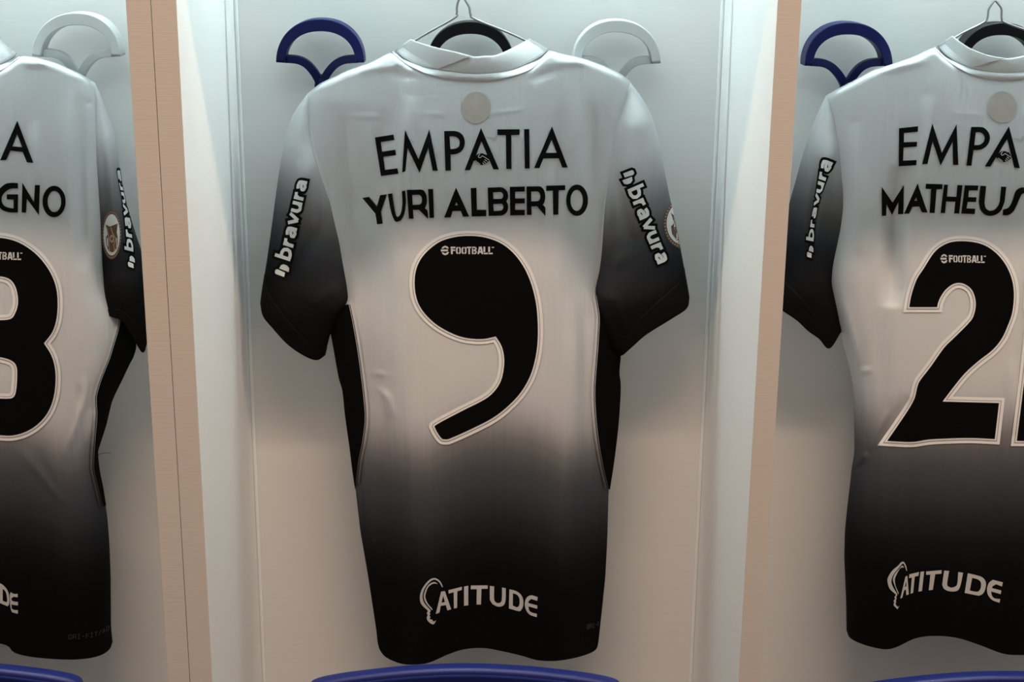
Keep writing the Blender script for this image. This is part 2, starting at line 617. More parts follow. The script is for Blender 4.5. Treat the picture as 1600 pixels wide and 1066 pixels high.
def hanger(dx, dy, label, left, right):
    base = P(722 + dx, -58 + dy, YM)
    h = thing('wire_hanger', label, 'hanger', tuple(base), 'wire hangers holding the jerseys')
    YW = YM + 0.004
    apex = (722 + dx, -8 + dy)
    for w in (left, right):
        q = catmull([apex] + w, n=6)
        tube('shoulder_wire', [P(x, y, YW) for x, y in q], 0.0015, M_WIRE, h, 8)
    a, b = left[-1], right[-1]
    tube('bottom_wire', [P(x, y, YW) for x, y in along([a, ((a[0] + b[0]) / 2, max(a[1], b[1]) + 12), b], 12)], 0.0015, M_WIRE, h, 8)
    # the hook rises from the twisted neck, passes behind the rail and over it
    a3 = P(apex[0], apex[1], YW)
    zr = zpx(740, -58, 0.285)
    yz = [(a3[1], a3[2]), (a3[1] + 0.006, a3[2] + 0.006), (0.2985, zr - 0.006), (0.2988, zr + 0.001), (0.2960, zr + 0.0068), (0.2900, zr + 0.0092), (0.2840, zr + 0.0068), (0.2812, zr + 0.001), (0.2815, zr - 0.006)]
    q = catmull(yz, n=5)
    tube('hook', [(a3[0], y, z_) for y, z_ in q], 0.0016, M_WIRE, h, 8)


hanger(0, 0, 'thin wire hanger inside the collar of the comma-numbered jersey', [(716, 2), (713.8, 12), (713.5, 21), (708, 29), (649, 63), (560, 124), (532, 148)],
       [(728, 2), (733.5, 12), (735.5, 23), (745, 31), (822, 64), (905, 119), (935, 142)])
hanger(832.5, 8, 'thin wire hanger inside the collar of the jersey numbered twenty-one', [(1549, 7), (1544.5, 15), (1542, 30), (1530, 39), (1492, 59), (1400, 123), (1358, 152)],
       [(1560, 6), (1565, 14), (1565.5, 30), (1575, 37), (1650, 67), (1735, 128), (1775, 152)])

# ------------------------------------------------------------------ jerseys
YW_ = YM - 0.035


def bump_line(pts, w, amp):
    return (np.array(pts, float), w, amp)


def line_dist(p, x, y):
    d = np.full(np.shape(x), 1e9)
    n = len(p) - 1
    for i, (a, b) in enumerate(zip(p[:-1], p[1:])):
        e = b - a
        t = np.clip(((x - a[0]) * e[0] + (y - a[1]) * e[1]) / (e @ e), 0, 1)
        h = np.hypot(x - a[0] - t * e[0], y - a[1] - t * e[1])
        u = (i + t) / n
        tap = np.where(h < d, u, tap) if i else u
        d = np.minimum(d, h)
    return d, np.sin(np.pi * tap) ** 0.7


class Garment:
    """depth of the back and front layers of a jersey as functions of where they appear"""
    def __init__(g, xl, xr, top, arm_l, arm_r, folds, seed, neck, depth=0.050, skew=0.0):
        g.neck = neck
        g.skew = skew
        g.xl, g.xr, g.top = Curve1(xl, 5), Curve1(xr, 5), Curve1(top, 3)
        g.xls, g.xrs = Curve1(xl, 34), Curve1(xr, 34)
        g.arm = {-1: arm_l, 1: arm_r}     # (y shoulder, y armpit)
        g.folds = folds
        g.a = depth
        rng = np.random.RandomState(seed)
        g.w = [(rng.uniform(0.02, 0.075), rng.uniform(0, 6.28), rng.uniform(0.0002, 0.0009), rng.uniform(-0.012, 0.012)) for _ in range(9)]

    def arm_depth(g, side, y):
        y0, y1 = g.arm[side]
        k = np.clip((y - y0) / (y1 - y0), 0, 1)
        return 0.020 * np.maximum(0, np.sin(np.pi * k)) ** np.where(k < 0.5, 0.5, 1.0)

    def half(g, x, y):
        L, R = g.xls(y), g.xrs(y)
        s = np.clip((2 * x - L - R) / (R - L), -1, 1)
        gap = np.clip(np.minimum(x - g.xl(y), g.xr(y) - x) / 22.0, 0, 1)
        gap = np.sqrt(np.maximum(0, 1 - (1 - gap) ** 2))
        e = np.where(s < 0, g.arm_depth(-1, y), g.arm_depth(1, y))
        p1 = np.maximum(1 - np.abs(s) ** 4, 0.0) ** 0.6
        q = np.clip((np.abs(s + g.skew) - 0.58) / 0.34, 0, 1)
        p2 = 1 - q * q * (3 - 2 * q)
        low = np.clip((y - 160) / 160, 0, 1)
        prof = p1 * (1 - 0.58 * low) + p2 * 0.58 * low
        prof = np.maximum(prof, 0.12) * gap
        d = g.top(x)
        k = np.clip((y - d) / 9.0, 0, 1)
        k = np.sqrt(np.maximum(0, 1 - (1 - k) ** 2)) * 0.80
        k2 = np.clip((y - d) / 190.0, 0, 1)
        k = k + 0.20 * k2 * (2 - k2)
        inn = np.clip(np.minimum(x - g.neck[0], g.neck[1] - x) / 40.0, 0, 1)
        inn = inn * inn * (3 - 2 * inn)
        k = k * (1 - inn) + inn * (0.80 + 0.20 * k2 * (2 - k2))
        a = g.a * (1.0 - 0.12 * np.clip((y - 300) / 500, 0, 1))
        return (a * prof + e * s ** 8 * (1 - prof)) * k, k * prof

    def back(g, x, y):
        h, q = g.half(x, y)
        r = np.zeros(np.shape(x))
        for f, ph, am, sl in g.w:
            r = r + am * np.sin((x + (y - 500) * sl * 8) * f + ph) * (0.6 + 0.4 * np.sin(y * 0.006 + ph * 2))
        for p, w, am in g.folds:
            ld, tp_ = line_dist(p, x, y)
            r = r + 1.7 * am * tp_ * np.exp(-(ld / w) ** 2)
        return YM - h - r * np.clip(q * 1.6, 0, 1)

    def front(g, x, y):
        h, q = g.half(x, y)
        return YM + 0.30 * h


def jersey(spec):
    G = Garment(spec['xl'], spec['xr'], spec['top'], spec['arm_l'], spec['arm_r'], spec['folds'], spec['seed'], spec['neck'], skew=spec.get('skew', 0.0))
    cx = spec['cx']
    hem = spec['hem']
    J = thing('football_jersey', spec['label'], 'jersey', tuple(P(cx, 1030, YM)), 'gradient jerseys hanging in the lockers')
    S = spec['fade']       # photograph row shift of the dyed fade
    zz = lambda y: zpx(cx, y + S, YW_)
    white = (0.64, 0.66, 0.68)
    stops = [(zz(960), 0.0025), (zz(890), 0.004), (zz(845), 0.010), (zz(805), 0.026), (zz(765), 0.055), (zz(725), 0.088),
             (zz(700), 0.13), (zz(675), 0.22), (zz(652), 0.37), (zz(630), 0.52), (zz(608), 0.62), (zz(575), white), (zz(60), white)]
    dm = spec.get('dome')
    mb = grad_mat('gradient knit body', stops, dome=None if dm is None else (float(P(dm, 680, YW_)[0]), 4.4))
    zs = lambda y: zpx(cx, y + spec.get('sfade', 0), YM - 0.02)
    st2 = [(zs(520), 0.0025), (zs(455), 0.005), (zs(415), 0.018), (zs(380), 0.045), (zs(340), 0.105), (zs(300), 0.23),
           (zs(255), 0.48), (zs(215), white), (zs(100), white)]

    # body: back layer and front layer, welded along the sides and shoulders, open at hem and neck
    tp = np.array(spec['topline'], float)
    ylo, yhi = tp[0][1], hem[0][1]
    ys = np.arange(tp[0][1], hem[0][1] + 0.1, 4.0)
    left = np.c_[G.xl(ys), ys]; left[0] = tp[0]; left[-1] = hem[0]
    ys = np.arange(tp[-1][1], hem[-1][1] + 0.1, 4.0)
    right = np.c_[G.xr(ys), ys]; right[0] = tp[-1]; right[-1] = hem[-1]
    hemc = catmull(hem, n=6)
    topx = np.arange(tp[0][0], tp[-1][0] + 0.1, 2.0)
    topc = np.c_[topx, G.top(topx)]; topc[0] = tp[0]; topc[-1] = tp[-1]
    ni, nj = 121, 215
    us = 0.5 - 0.5 * np.cos(np.linspace(0, np.pi, ni)) * (0.75) - 0.125 * 2 * (0.5 - np.linspace(0, 1, ni))
    us = (us - us[0]) / (us[-1] - us[0])
    gb = coons(topc, hemc, left, right, ni, nj, us)
    wb = P(gb[..., 0], gb[..., 1], G.back(gb[..., 0], gb[..., 1])).reshape(-1, 3)
    n0, n1 = spec['neck']
    tf = topc.copy()
    q = np.clip((tf[:, 0] - n0) / (n1 - n0), 0, 1)
    tf[:, 1] += 34 * np.sin(np.pi * q) ** 0.6
    hf = hemc.copy()
    q = np.linspace(0, 1, len(hf))
    hf[:, 1] = np.minimum(hf[:, 1], hf[:, 1] - 22 * np.sin(np.pi * q))
    gf = coons(tf, hf, left, right, ni, nj, us)
    wf = P(gf[..., 0], gf[..., 1], G.front(gf[..., 0], gf[..., 1])).reshape(-1, 3)
    faces = gridfaces(nj, ni) + gridfaces(nj, ni, nj * ni, True)
    body = mesh('body', np.r_[wb, wf], faces, mb, J)
    weld(body)

    # sleeves
    for side in (-1, 1):
        sv = spec['sleeve'].get(side)
        if sv is None:
            continue
        tl = sv.get('tilt')
        msl = grad_mat('gradient knit sleeve', st2, tilt=None if not tl else (float(P(tl[0], 330, YM)[0]), tl[1]))
        seam, outer, cuff, under = (catmull(sv[k], n=6) for k in ('seam', 'outer', 'cuff', 'under'))
        y0, y1 = G.arm[side]
        xi = Curve1([(p[1], p[0]) for p in list(seam) + list(under)[1:]], 4)
        oo = list(outer)
        d_ = oo[-1] - oo[-8]
        ext = [oo[-1] + d_ * k for k in (1, 2, 4)]
        xo = Curve1([(p[1], p[0]) for p in oo + ext], 4)

        def sh(x, y, xi=xi, xo=xo, side=side, y1=y1, sv=sv):
            a, b = xo(y), xi(y)
            w = np.maximum(np.abs(b - a), 1e-3)
            u = np.clip((x - a) / np.where(np.abs(b - a) < 1e-3, 1e-3, b - a), 0, 1)
            amp = sv.get('amp', 0.026) * np.clip(w / 60, 0, 1) ** 0.6
            full = np.maximum(1 - np.abs(2 * u - 1) ** 2.6, 0) ** 0.55
            open_ = np.maximum(1 - (1 - u) ** 2.6, 0) ** 0.55
            q = np.clip((y - (y1 - 60)) / 80, 0, 1); q = q * q * (3 - 2 * q)
            e = G.arm_depth(side, y) * 0.93
            h1 = amp * open_ * (1 - u ** 3) + e * u ** 3
            return h1 * (1 - q) + (amp * full + 0.004 * q) * q

        sf = sv.get('folds', [])

        def sback(x, y, sh=sh, sf=sf):
            r = np.zeros(np.shape(x))
            for p, w, am in sf:
                ld, tp_ = line_dist(p, x, y)
                r = r + 1.4 * am * tp_ * np.exp(-(ld / w) ** 2)
            return YM - sh(x, y) - r

        # columns run from the outer edge to the seam/underarm, rows from the shoulder to the cuff
        npx, nrow = 41, 75
        A = along(outer, 200); S_ = along(seam, 200); Cc = along(cuff, 200); Uu = along(under, 200)
        # patch with seam as the starting edge: u along seam/cuff (outer to underarm), v along the sleeve
        u = np.linspace(0, 1, npx)
        v = np.linspace(0, 1, nrow)
        ev = lambda c, w: np.c_[np.interp(w, np.linspace(0, 1, 200), c[:, 0]), np.interp(w, np.linspace(0, 1, 200), c[:, 1])]
        Tt, Bb, Ll, Rr = ev(S_, u), ev(Cc, u), ev(A, v), ev(Uu, v)
        U, V = u[None, :, None], v[:, None, None]
        g = (1 - V) * Tt[None] + V * Bb[None] + (1 - U) * Ll[:, None] + U * Rr[:, None]
        g -= (1 - U) * (1 - V) * Tt[0] + U * (1 - V) * Tt[-1] + (1 - U) * V * Bb[0] + U * V * Bb[-1]
        kc = int(nrow * 0.86)
        for nm, r0, r1, mt_, par in (('sleeve', 0, kc + 1, msl, J), ('cuff', kc, nrow, msl, None)):
            gg = g[r0:r1]
            x, y = gg[..., 0], gg[..., 1]
            ex = 0.0012 if nm == 'cuff' else 0.0
            yb = sback(x, y) - ex
            yf = YM + (YM - sback(x, y)) * 0.8 + ex
            wv = np.r_[P(x, y, yb).reshape(-1, 3), P(x, y, yf).reshape(-1, 3)]
            fc = gridfaces(r1 - r0, npx, 0, side > 0) + gridfaces(r1 - r0, npx, (r1 - r0) * npx, side < 0)
            o = mesh(nm, wv, fc, mt_, J if par is J else sleeve_obj)
            if nm == 'sleeve':
                sleeve_obj = o
                weld(o)
            else:
                solid(o, 0.0008, 0)
        for fn in sv.get('marks', []):
            fn(sleeve_obj, sback)

    # side panels and their piping
    for pan in spec['panels']:
        ring = np.r_[catmull(pan['outer'], n=5), catmull(pan['inner'], n=5)[::-1]]
        sp = printed('side_panel', [[ring]], G.back, 0.0026, M_BLACKFAB, J, 4, 5, label='black mesh side panel')
        inn = pan['inner']
        for w, mt_, off, nm, sft in ((6, M_WHITEFAB, 0.0030, 'piping', pan['dir'] * 3.0), (1.1, M_BLACKFAB, 0.0034, 'stitch_line', pan['dir'] * 1.6)):
            c = catmull(inn, n=6) + np.array([sft, 0])
            sh_ = stroke(c, w) if nm != 'piping' else [[np.r_[c + [w / 2, 0], (c - [w / 2, 0])[::-1]]]]
            if nm == 'piping':
                mtp = mb
                printed(nm, sh_, G.back, off, mtp, sp, 4, 6)
            else:
                printed(nm, [[np.r_[c + [w / 2, 0], (c - [w / 2, 0])[::-1]]]], G.back, off, mt_, sp, 4, 6)

    # collar: stand-up band over the back neck, overlapping flap, bound seam and the front of the neck
    co = spec['collar']
    low, topc_ = catmull(co['low'], n=6), catmull(co['top'], n=6)
    bind = catmull(co['bind'], n=6)
    nI, nJ = 61, 9
    g = coons(topc_, low, along([topc_[0], low[0]], 10), along([topc_[-1], low[-1]], 10), nI, nJ)
    v_ = np.linspace(0, 1, nJ)[:, None]
    u_ = np.linspace(-1, 1, nI)[None, :]
    band = lambda u, v: YM - 0.003 - (0.0405 - 0.0030 * v) * (1 - np.abs(u) ** 2.4) - 0.0015 * np.sin(np.pi * v)
    ydep = band(u_, v_)
    col = mesh('collar', P(g[..., 0], g[..., 1], ydep).reshape(-1, 3), gridfaces(nJ, nI), M_WHITEFAB, J)
    solid(col, 0.0022, 0)

    def collar_surf(x, y):
        i = np.interp(x, g[4, :, 0], np.linspace(-1, 1, nI))
        t = np.interp(x, topc_[:, 0], topc_[:, 1]); l = np.interp(x, low[:, 0], low[:, 1])
        vv = np.clip((y - t) / np.maximum(l - t, 1), 0, 1)
        return band(i, vv)

    if co.get('flap'):
        xt, xb = co['flap']
        tq = topc_[topc_[:, 0] <= xt]; lq = low[low[:, 0] <= xb]
        gfl = coons(tq, lq, along([tq[0], lq[0]], 6), along([tq[-1], lq[-1]], 6), 41, 13)
        yf = collar_surf(gfl[..., 0], gfl[..., 1]) - 0.0026
        fp = mesh('collar_flap', P(gfl[..., 0], gfl[..., 1] - 0.8, yf).reshape(-1, 3), gridfaces(13, 41), M_WHITEFAB, col)
        solid(fp, 0.0012, 0)

    # binding
    g2 = coons(low, bind, along([low[0], bind[0]], 5), along([low[-1], bind[-1]], 5), nI, 7)
    v2 = np.linspace(0, 1, 7)[:, None]
    yb = G.back(g2[..., 0], g2[..., 1])
    yl = collar_surf(g2[..., 0], g2[..., 1])
    yb = yl * (1 - v2) + yb * v2 - 0.0022 * np.sin(np.pi * np.clip(v2, 0, 1)) - 0.0012
    bd = mesh('collar_binding', P(g2[..., 0], g2[..., 1], yb).reshape(-1, 3), gridfaces(7, nI), M_WHITEFAB, col)
    solid(bd, 0.0015, 0)
    # front of the neck, lower and further in
    k = np.linspace(0, 1, 41)
    xa = topc_[0][0] + (topc_[-1][0] - topc_[0][0]) * k
    ya = topc_[0][1] + (topc_[-1][1] - topc_[0][1]) * k + 2 + 70 * np.sin(np.pi * k) ** 0.6
    dep = YM + 0.012 * np.sin(np.pi * k) ** 0.7
    rows = [P(xa, ya + 22 * t * np.sin(np.pi * k) ** 0.4, dep) for t in np.linspace(0, 1, 5)]
    fr = mesh('collar_front', np.array(rows).reshape(-1, 3), gridfaces(5, 41), M_WHITEFAB, col)
    solid(fr, 0.0018, 0)

    for fn in spec['prints']:
        fn(J, G.back)
    return J, G


# ---- lettering, traced letter by letter
z = Z(580, 190, .1); EM = [
    z([(58, 248), (348, 203), (362, 288), (150, 320), (170, 470), (375, 440), (388, 525), (188, 552), (215, 755), (410, 730), (425, 815), (152, 852)]),
    z([(528, 130), (740, 590), (908, 120), (1042, 768), (960, 768), (890, 415), (755, 800), (570, 415), (535, 778), (483, 798)]),
    z([(1140, 150), (1240, 146), (1310, 148), (1360, 160), (1400, 182), (1432, 215), (1453, 262), (1463, 330), (1453, 390), (1430, 440), (1395, 475), (1350, 500), (1300, 512), (1240, 515), (1245, 768), (1160, 768)],
      [(1225, 230), (1290, 230), (1330, 242), (1360, 266), (1378, 300), (1383, 340), (1374, 380), (1350, 408), (1315, 424), (1280, 429), (1235, 430)])]
z = Z(735, 190, .1); ATIA = [
    z([(165, 100), (448, 748), (358, 748), (172, 310), (-5, 760), (-90, 760)]),
    z([(420, 122), (768, 120), (768, 208), (640, 212), (642, 742), (560, 742), (555, 212), (422, 212)]),
    z([(840, 120), (920, 118), (928, 732), (850, 735)]),
    z([(1275, 75), (1522, 718), (1435, 720), (1380, 575), (1142, 578), (1078, 728), (995, 728)], [(1270, 285), (1350, 488), (1178, 490)])]
SHAKE = [z([(40, 575), (85, 530), (140, 500), (190, 496), (225, 512), (262, 522), (300, 605), (280, 625), (245, 655), (205, 676), (165, 680), (140, 668), (105, 648), (70, 622), (45, 610)])]
SHAKE_L = []
for q in ([(150, 508), (122, 545), (135, 565), (158, 562), (188, 535), (235, 565), (292, 600)], [(222, 592), (262, 622)], [(205, 618), (242, 650)], [(192, 645), (215, 668)],
          [(72, 612), (100, 624)], [(98, 632), (128, 646)], [(125, 650), (152, 664)]):
    SHAKE_L += stroke([(735 + x * .1, 190 + y * .1) for x, y in q], 0.9)
z = Z(560, 270, .1); YURI = [
    z([(60, 395), (165, 378), (288, 530), (338, 352), (442, 338), (352, 610), (378, 795), (292, 808), (265, 640)]),
    z([(460, 332), (528, 322), (550, 480), (570, 600), (588, 665), (608, 692), (640, 672), (668, 615), (682, 540), (688, 450), (678, 290), (730, 278), (742, 400), (742, 480), (730, 590), (705, 675), (660, 745), (600, 770), (565, 748), (525, 660), (490, 520)]),
    z([(758, 270), (970, 262), (1010, 272), (1045, 310), (1065, 365), (1072, 440), (1060, 510), (1038, 555), (1080, 595), (1090, 722), (945, 580), (852, 582), (862, 718), (790, 718)],
      [(840, 350), (935, 345), (965, 355), (988, 385), (995, 425), (985, 470), (965, 492), (935, 500), (848, 502)]),
    z([(1088, 255), (1168, 253), (1182, 705), (1112, 708)])]
z = Z(690, 270, .1); YURI += [
    z([(225, 230), (432, 685), (335, 688), (300, 598), (172, 600), (142, 698), (40, 700)], [(230, 460), (255, 508), (210, 510)]),
    z([(455, 240), (545, 235), (552, 580), (698, 578), (698, 680), (470, 685)]),
    z([(720, 232), (920, 225), (965, 238), (1005, 268), (1030, 310), (1040, 370), (1030, 415), (1012, 445), (1032, 485), (1040, 530), (1035, 580), (1015, 620), (975, 655), (925, 670), (735, 675)],
      [(805, 308), (910, 302), (940, 312), (960, 340), (960, 375), (940, 402), (910, 409), (808, 410)], [(808, 490), (930, 485), (955, 502), (965, 540), (950, 575), (920, 592), (815, 598)]),
    z([(1065, 220), (1300, 215), (1300, 295), (1150, 297), (1150, 402), (1300, 400), (1300, 478), (1150, 482), (1150, 580), (1300, 580), (1300, 665), (1072, 668)])]
z = Z(780, 270, .1); YURI += [
    z([(428, 215), (620, 212), (660, 225), (695, 262), (715, 320), (720, 390), (705, 465), (680, 503), (720, 545), (722, 675), (590, 525), (505, 528), (508, 660), (432, 660)],
      [(500, 295), (590, 292), (622, 308), (640, 345), (640, 400), (622, 432), (590, 444), (502, 447)]),
    z([(735, 203), (1032, 195), (1032, 272), (930, 275), (925, 655), (845, 658), (840, 280), (735, 285)]),
    [ellipse(780 + 121.8, 270 + 43, 17, 24.5), ellipse(780 + 121.3, 270 + 43.2, 9.8, 16.3)]]

K = 1 / 16.
z = Z(680, 370, K); sk = lambda pts, w: stroke([(680 + x * K, 370 + y * K) for x, y in pts], w * K)
FOOT = [z([(155, 295), (195, 245), (250, 225), (305, 243), (345, 290), (300, 297), (250, 265), (200, 298)]), z([(140, 320), (320, 318), (320, 365), (145, 368)]),
        z([(160, 390), (205, 395), (250, 420), (300, 385), (350, 380), (315, 440), (250, 465), (190, 440)]),
        z([(385, 250), (510, 250), (500, 290), (385, 290)]), z([(390, 300), (438, 300), (438, 320), (500, 320), (500, 355), (438, 355), (440, 435), (395, 435)])]
for c in (582, 722):
    FOOT += sk([(c - 14, 262), (c - 42, 292), (c - 42, 395), (c - 14, 425)], 36) + sk([(c + 14, 262), (c + 42, 292), (c + 42, 395), (c + 14, 425)], 36)
FOOT += [z([(785, 250), (900, 250), (900, 285), (785, 285)]), z([(830, 292), (870, 292), (870, 435), (830, 435)])]
FOOT += sk([(918, 266), (996, 266), (1022, 288), (1018, 316), (990, 332), (966, 334)], 30) + [z([(918, 296), (952, 296), (952, 435), (918, 435)])] + sk([(966, 350), (1005, 352), (1028, 385), (1004, 419), (964, 419)], 32)
FOOT += [z([(1095, 250), (1165, 250), (1202, 435), (1160, 435), (1150, 400), (1105, 400), (1096, 435), (1055, 435)], [(1128, 300), (1142, 362), (1113, 362)])]
for c in (0, 120):
    FOOT += [z([(1205 + c, 250), (1250 + c, 250), (1250 + c, 385), (1205 + c, 385)]), z([(1215 + c, 403), (1318 + c, 400), (1315 + c, 437), (1215 + c, 437)])]
FOOT += [z([(1412, 255), (1475, 255), (1470, 280), (1412, 280)])]

z = Z(640, 890, .13125)
BULB = [z(catmull([(395, 205), (370, 150), (340, 120), (300, 103), (250, 115), (195, 165), (145, 240), (122, 320), (128, 390), (160, 440), (215, 490), (205, 520), (216, 545), (205, 570), (212, 605), (245, 640), (280, 655), (300, 640), (315, 605, 1), (285, 622), (270, 600), (238, 590), (248, 570), (236, 550), (246, 532), (238, 515), (250, 490), (215, 450), (175, 400), (155, 340), (160, 280), (190, 210), (240, 150), (290, 122), (330, 135), (360, 165), (385, 210, 1)], True, 3)),
        z(catmull([(335, 175, 1), (300, 150), (250, 165), (205, 210), (172, 290), (172, 350), (200, 410), (265, 485, 1), (270, 470), (220, 410), (190, 345), (192, 290), (220, 215), (260, 180), (300, 168)], True, 3))]
ATIT = [z([(375, 265), (420, 258), (495, 475), (450, 488), (432, 425), (370, 435), (355, 515), (312, 530)], [(400, 315), (420, 388), (380, 398)]),
        z([(462, 248), (622, 207), (622, 245), (568, 260), (565, 458), (528, 465), (525, 272), (465, 288)]),
        z([(648, 205), (698, 195), (698, 428), (648, 433)]),
        z([(730, 192), (930, 190), (930, 230), (855, 232), (850, 418), (797, 418), (800, 235), (728, 237)]),
        z([(955, 197), (1007, 203), (1005, 340), (1020, 385), (1050, 402), (1080, 395), (1098, 360), (1100, 215), (1145, 225), (1143, 360), (1125, 420), (1085, 443), (1040, 440), (985, 410), (955, 360)]),
        z([(1188, 237), (1260, 255), (1320, 295), (1352, 360), (1350, 440), (1325, 490), (1295, 497), (1182, 465)], [(1230, 285), (1275, 300), (1305, 340), (1310, 400), (1300, 440), (1275, 452), (1228, 430)]),
        z([(1525, 330), (1520, 375), (1450, 352), (1420, 375), (1412, 400), (1520, 430), (1520, 470), (1415, 440), (1425, 490), (1460, 515), (1515, 528), (1515, 568), (1440, 545), (1395, 500), (1372, 430), (1378, 370), (1400, 330), (1450, 308)])]
z = Z(1360, 860, .15)
BULB_R = [z(catmull([(382, 215, 1), (370, 160), (345, 120), (315, 130), (290, 160), (230, 210), (185, 280), (178, 330), (200, 400), (240, 440), (265, 465), (250, 490), (258, 505), (240, 530), (250, 545), (240, 570), (282, 615, 1), (303, 575, 1), (285, 590), (262, 560), (268, 540), (265, 525), (272, 505), (270, 485), (280, 460), (250, 410), (222, 350), (222, 300), (250, 240), (300, 180), (335, 140), (355, 155), (375, 215, 1)], True, 3)),
          z(catmull([(352, 180, 1), (330, 160), (305, 190), (260, 240), (235, 300), (250, 360), (290, 460, 1), (292, 440), (262, 370), (255, 300), (280, 240), (310, 190), (335, 180)], True, 3))]
ATIT_R = [z([(365, 275), (385, 265), (400, 460), (375, 470), (370, 410), (350, 425), (332, 495), (312, 503)], [(372, 320), (375, 375), (358, 385)]),
          z([(405, 252), (507, 227), (500, 268), (462, 275), (445, 445), (418, 453), (432, 283), (403, 292)]),
          z([(522, 225), (560, 220), (537, 425), (500, 432)]),
          z([(580, 222), (742, 208), (740, 245), (675, 250), (650, 413), (608, 418), (625, 255), (582, 257)]),
          z([(768, 213), (820, 216), (800, 340), (805, 375), (840, 390), (880, 380), (905, 350), (915, 228), (965, 235), (940, 360), (915, 415), (870, 430), (810, 425), (765, 400), (748, 360)]),
          z([(1015, 240), (1120, 265), (1175, 290), (1203, 340), (1195, 410), (1170, 455), (1130, 475), (982, 445)], [(1060, 288), (1120, 305), (1150, 335), (1150, 390), (1130, 425), (1100, 433), (1035, 420)]),
          z([(1380, 335), (1370, 378), (1310, 355), (1275, 375), (1268, 395), (1363, 420), (1358, 458), (1258, 430), (1265, 470), (1290, 500), (1352, 510), (1345, 548), (1270, 520), (1225, 465), (1215, 400), (1235, 340), (1275, 308)])]
z = Z(0, 880, .09375)
DE_L = [z([(-8, 338), (30, 352), (75, 390), (115, 440), (145, 510), (155, 600), (150, 690), (125, 720), (85, 705), (-8, 665)], [(45, 430), (80, 460), (105, 510), (115, 570), (120, 640), (105, 655), (45, 630)]),
        z([(180, 487), (230, 515), (295, 515), (295, 575), (230, 565), (190, 590), (195, 620), (225, 640), (300, 650), (298, 708), (235, 700), (190, 690), (195, 760), (235, 782), (298, 785), (298, 845), (230, 830), (195, 810), (172, 720), (165, 620), (165, 530)])]
z = Z(0, 240, .25)
GNO = [z([(112, 185), (112, 218), (60, 222), (20, 255), (10, 290), (25, 325), (60, 340), (85, 342), (85, 288), (42, 286), (42, 255), (113, 255), (112, 368), (60, 368), (10, 350), (-20, 300), (-12, 235), (30, 192), (70, 183)]),
       z([(140, 182), (212, 305), (218, 197), (250, 197), (243, 385), (168, 283), (163, 370), (135, 368)]),
       [ellipse(338 * .25, 240 + 300 * .25, 18, 24.6), ellipse(340 * .25, 240 + 300 * .25, 10.5, 16.5)]]
z = Z(0, 0, .25)
A_L = [z([(108, 755), (208, 1018), (168, 1015), (142, 950), (65, 942), (38, 1000), (0, 1003)], [(107, 838), (138, 920), (78, 915)])]
z = Z(1360, 180, .15947)
MATH = [z([(110, 700), (218, 858), (327, 685), (322, 970), (270, 972), (275, 850), (212, 978), (160, 875), (155, 985), (112, 988)]),
        z([(462, 670), (560, 955), (505, 952), (478, 895), (410, 898), (380, 965), (328, 968)], [(448, 808), (460, 838), (430, 840)]),
        z([(545, 672), (708, 678), (705, 725), (648, 728), (630, 960), (580, 958), (595, 725), (540, 722)]),
        z([(722, 680), (760, 682), (750, 798), (842, 800), (852, 685), (903, 686), (870, 965), (820, 963), (832, 848), (742, 846), (732, 960), (687, 960)]),
        z([(925, 687), (1058, 690), (1053, 738), (965, 738), (960, 803), (1040, 805), (1035, 852), (955, 850), (942, 913), (1028, 917), (1022, 970), (890, 965)]),
        z([(1078, 692), (1135, 695), (1118, 860), (1130, 910), (1165, 938), (1210, 930), (1250, 890), (1268, 840), (1280, 700), (1332, 703), (1315, 850), (1280, 935), (1230, 975), (1170, 988), (1115, 970), (1075, 920), (1062, 850)]),
        z([(1545, 712), (1505, 708), (1460, 715), (1420, 750), (1390, 840), (1355, 905), (1300, 925), (1295, 980), (1350, 980), (1400, 945), (1435, 880), (1470, 800), (1490, 770), (1540, 762)])]
EMPA_R = [z([(280, 128), (468, 108), (465, 162), (330, 175), (328, 265), (458, 260), (455, 308), (325, 318), (320, 445), (453, 440), (450, 490), (277, 502)]),
          z([(607, 80), (700, 368), (845, 88), (862, 488), (810, 487), (805, 262), (688, 495), (610, 258), (560, 478), (508, 482)]),
          z([(988, 115), (1080, 115), (1115, 125), (1148, 155), (1170, 200), (1168, 250), (1145, 295), (1110, 325), (1070, 340), (1010, 343), (990, 495), (942, 493)], [(1033, 168), (1070, 168), (1100, 183), (1118, 210), (1118, 240), (1103, 268), (1070, 290), (1018, 295)]),
          z([(1358, 108), (1465, 520), (1410, 515), (1340, 235), (1175, 505), (1122, 503)])]

def soft(shapes, lim=20.0, ang=48.0):
    """round the gently turning stretches of traced letters, keep their corners"""
    out = []
    for sh in shapes:
        rs = []
        for r in sh:
            r = np.asarray(r)
            a, b = r - np.roll(r, 1, axis=0), np.roll(r, -1, axis=0) - r
            la, lb = np.hypot(a[:, 0], a[:, 1]), np.hypot(b[:, 0], b[:, 1])
            t = np.degrees(np.abs(np.arctan2(a[:, 0] * b[:, 1] - a[:, 1] * b[:, 0], (a * b).sum(1))))
            sm = (t < ang) & (la < lim) & (lb < lim)
            rs.append(catmull([tuple(p) if k else (p[0], p[1], 1) for p, k in zip(r, sm)], True, 3) if sm.any() else r)
        out.append(rs)
    return out


EM, ATIA, YURI, ATIT, ATIT_R, DE_L, GNO, MATH, EMPA_R = (soft(q) for q in (EM, ATIA, YURI, ATIT, ATIT_R, DE_L, GNO, MATH, EMPA_R))

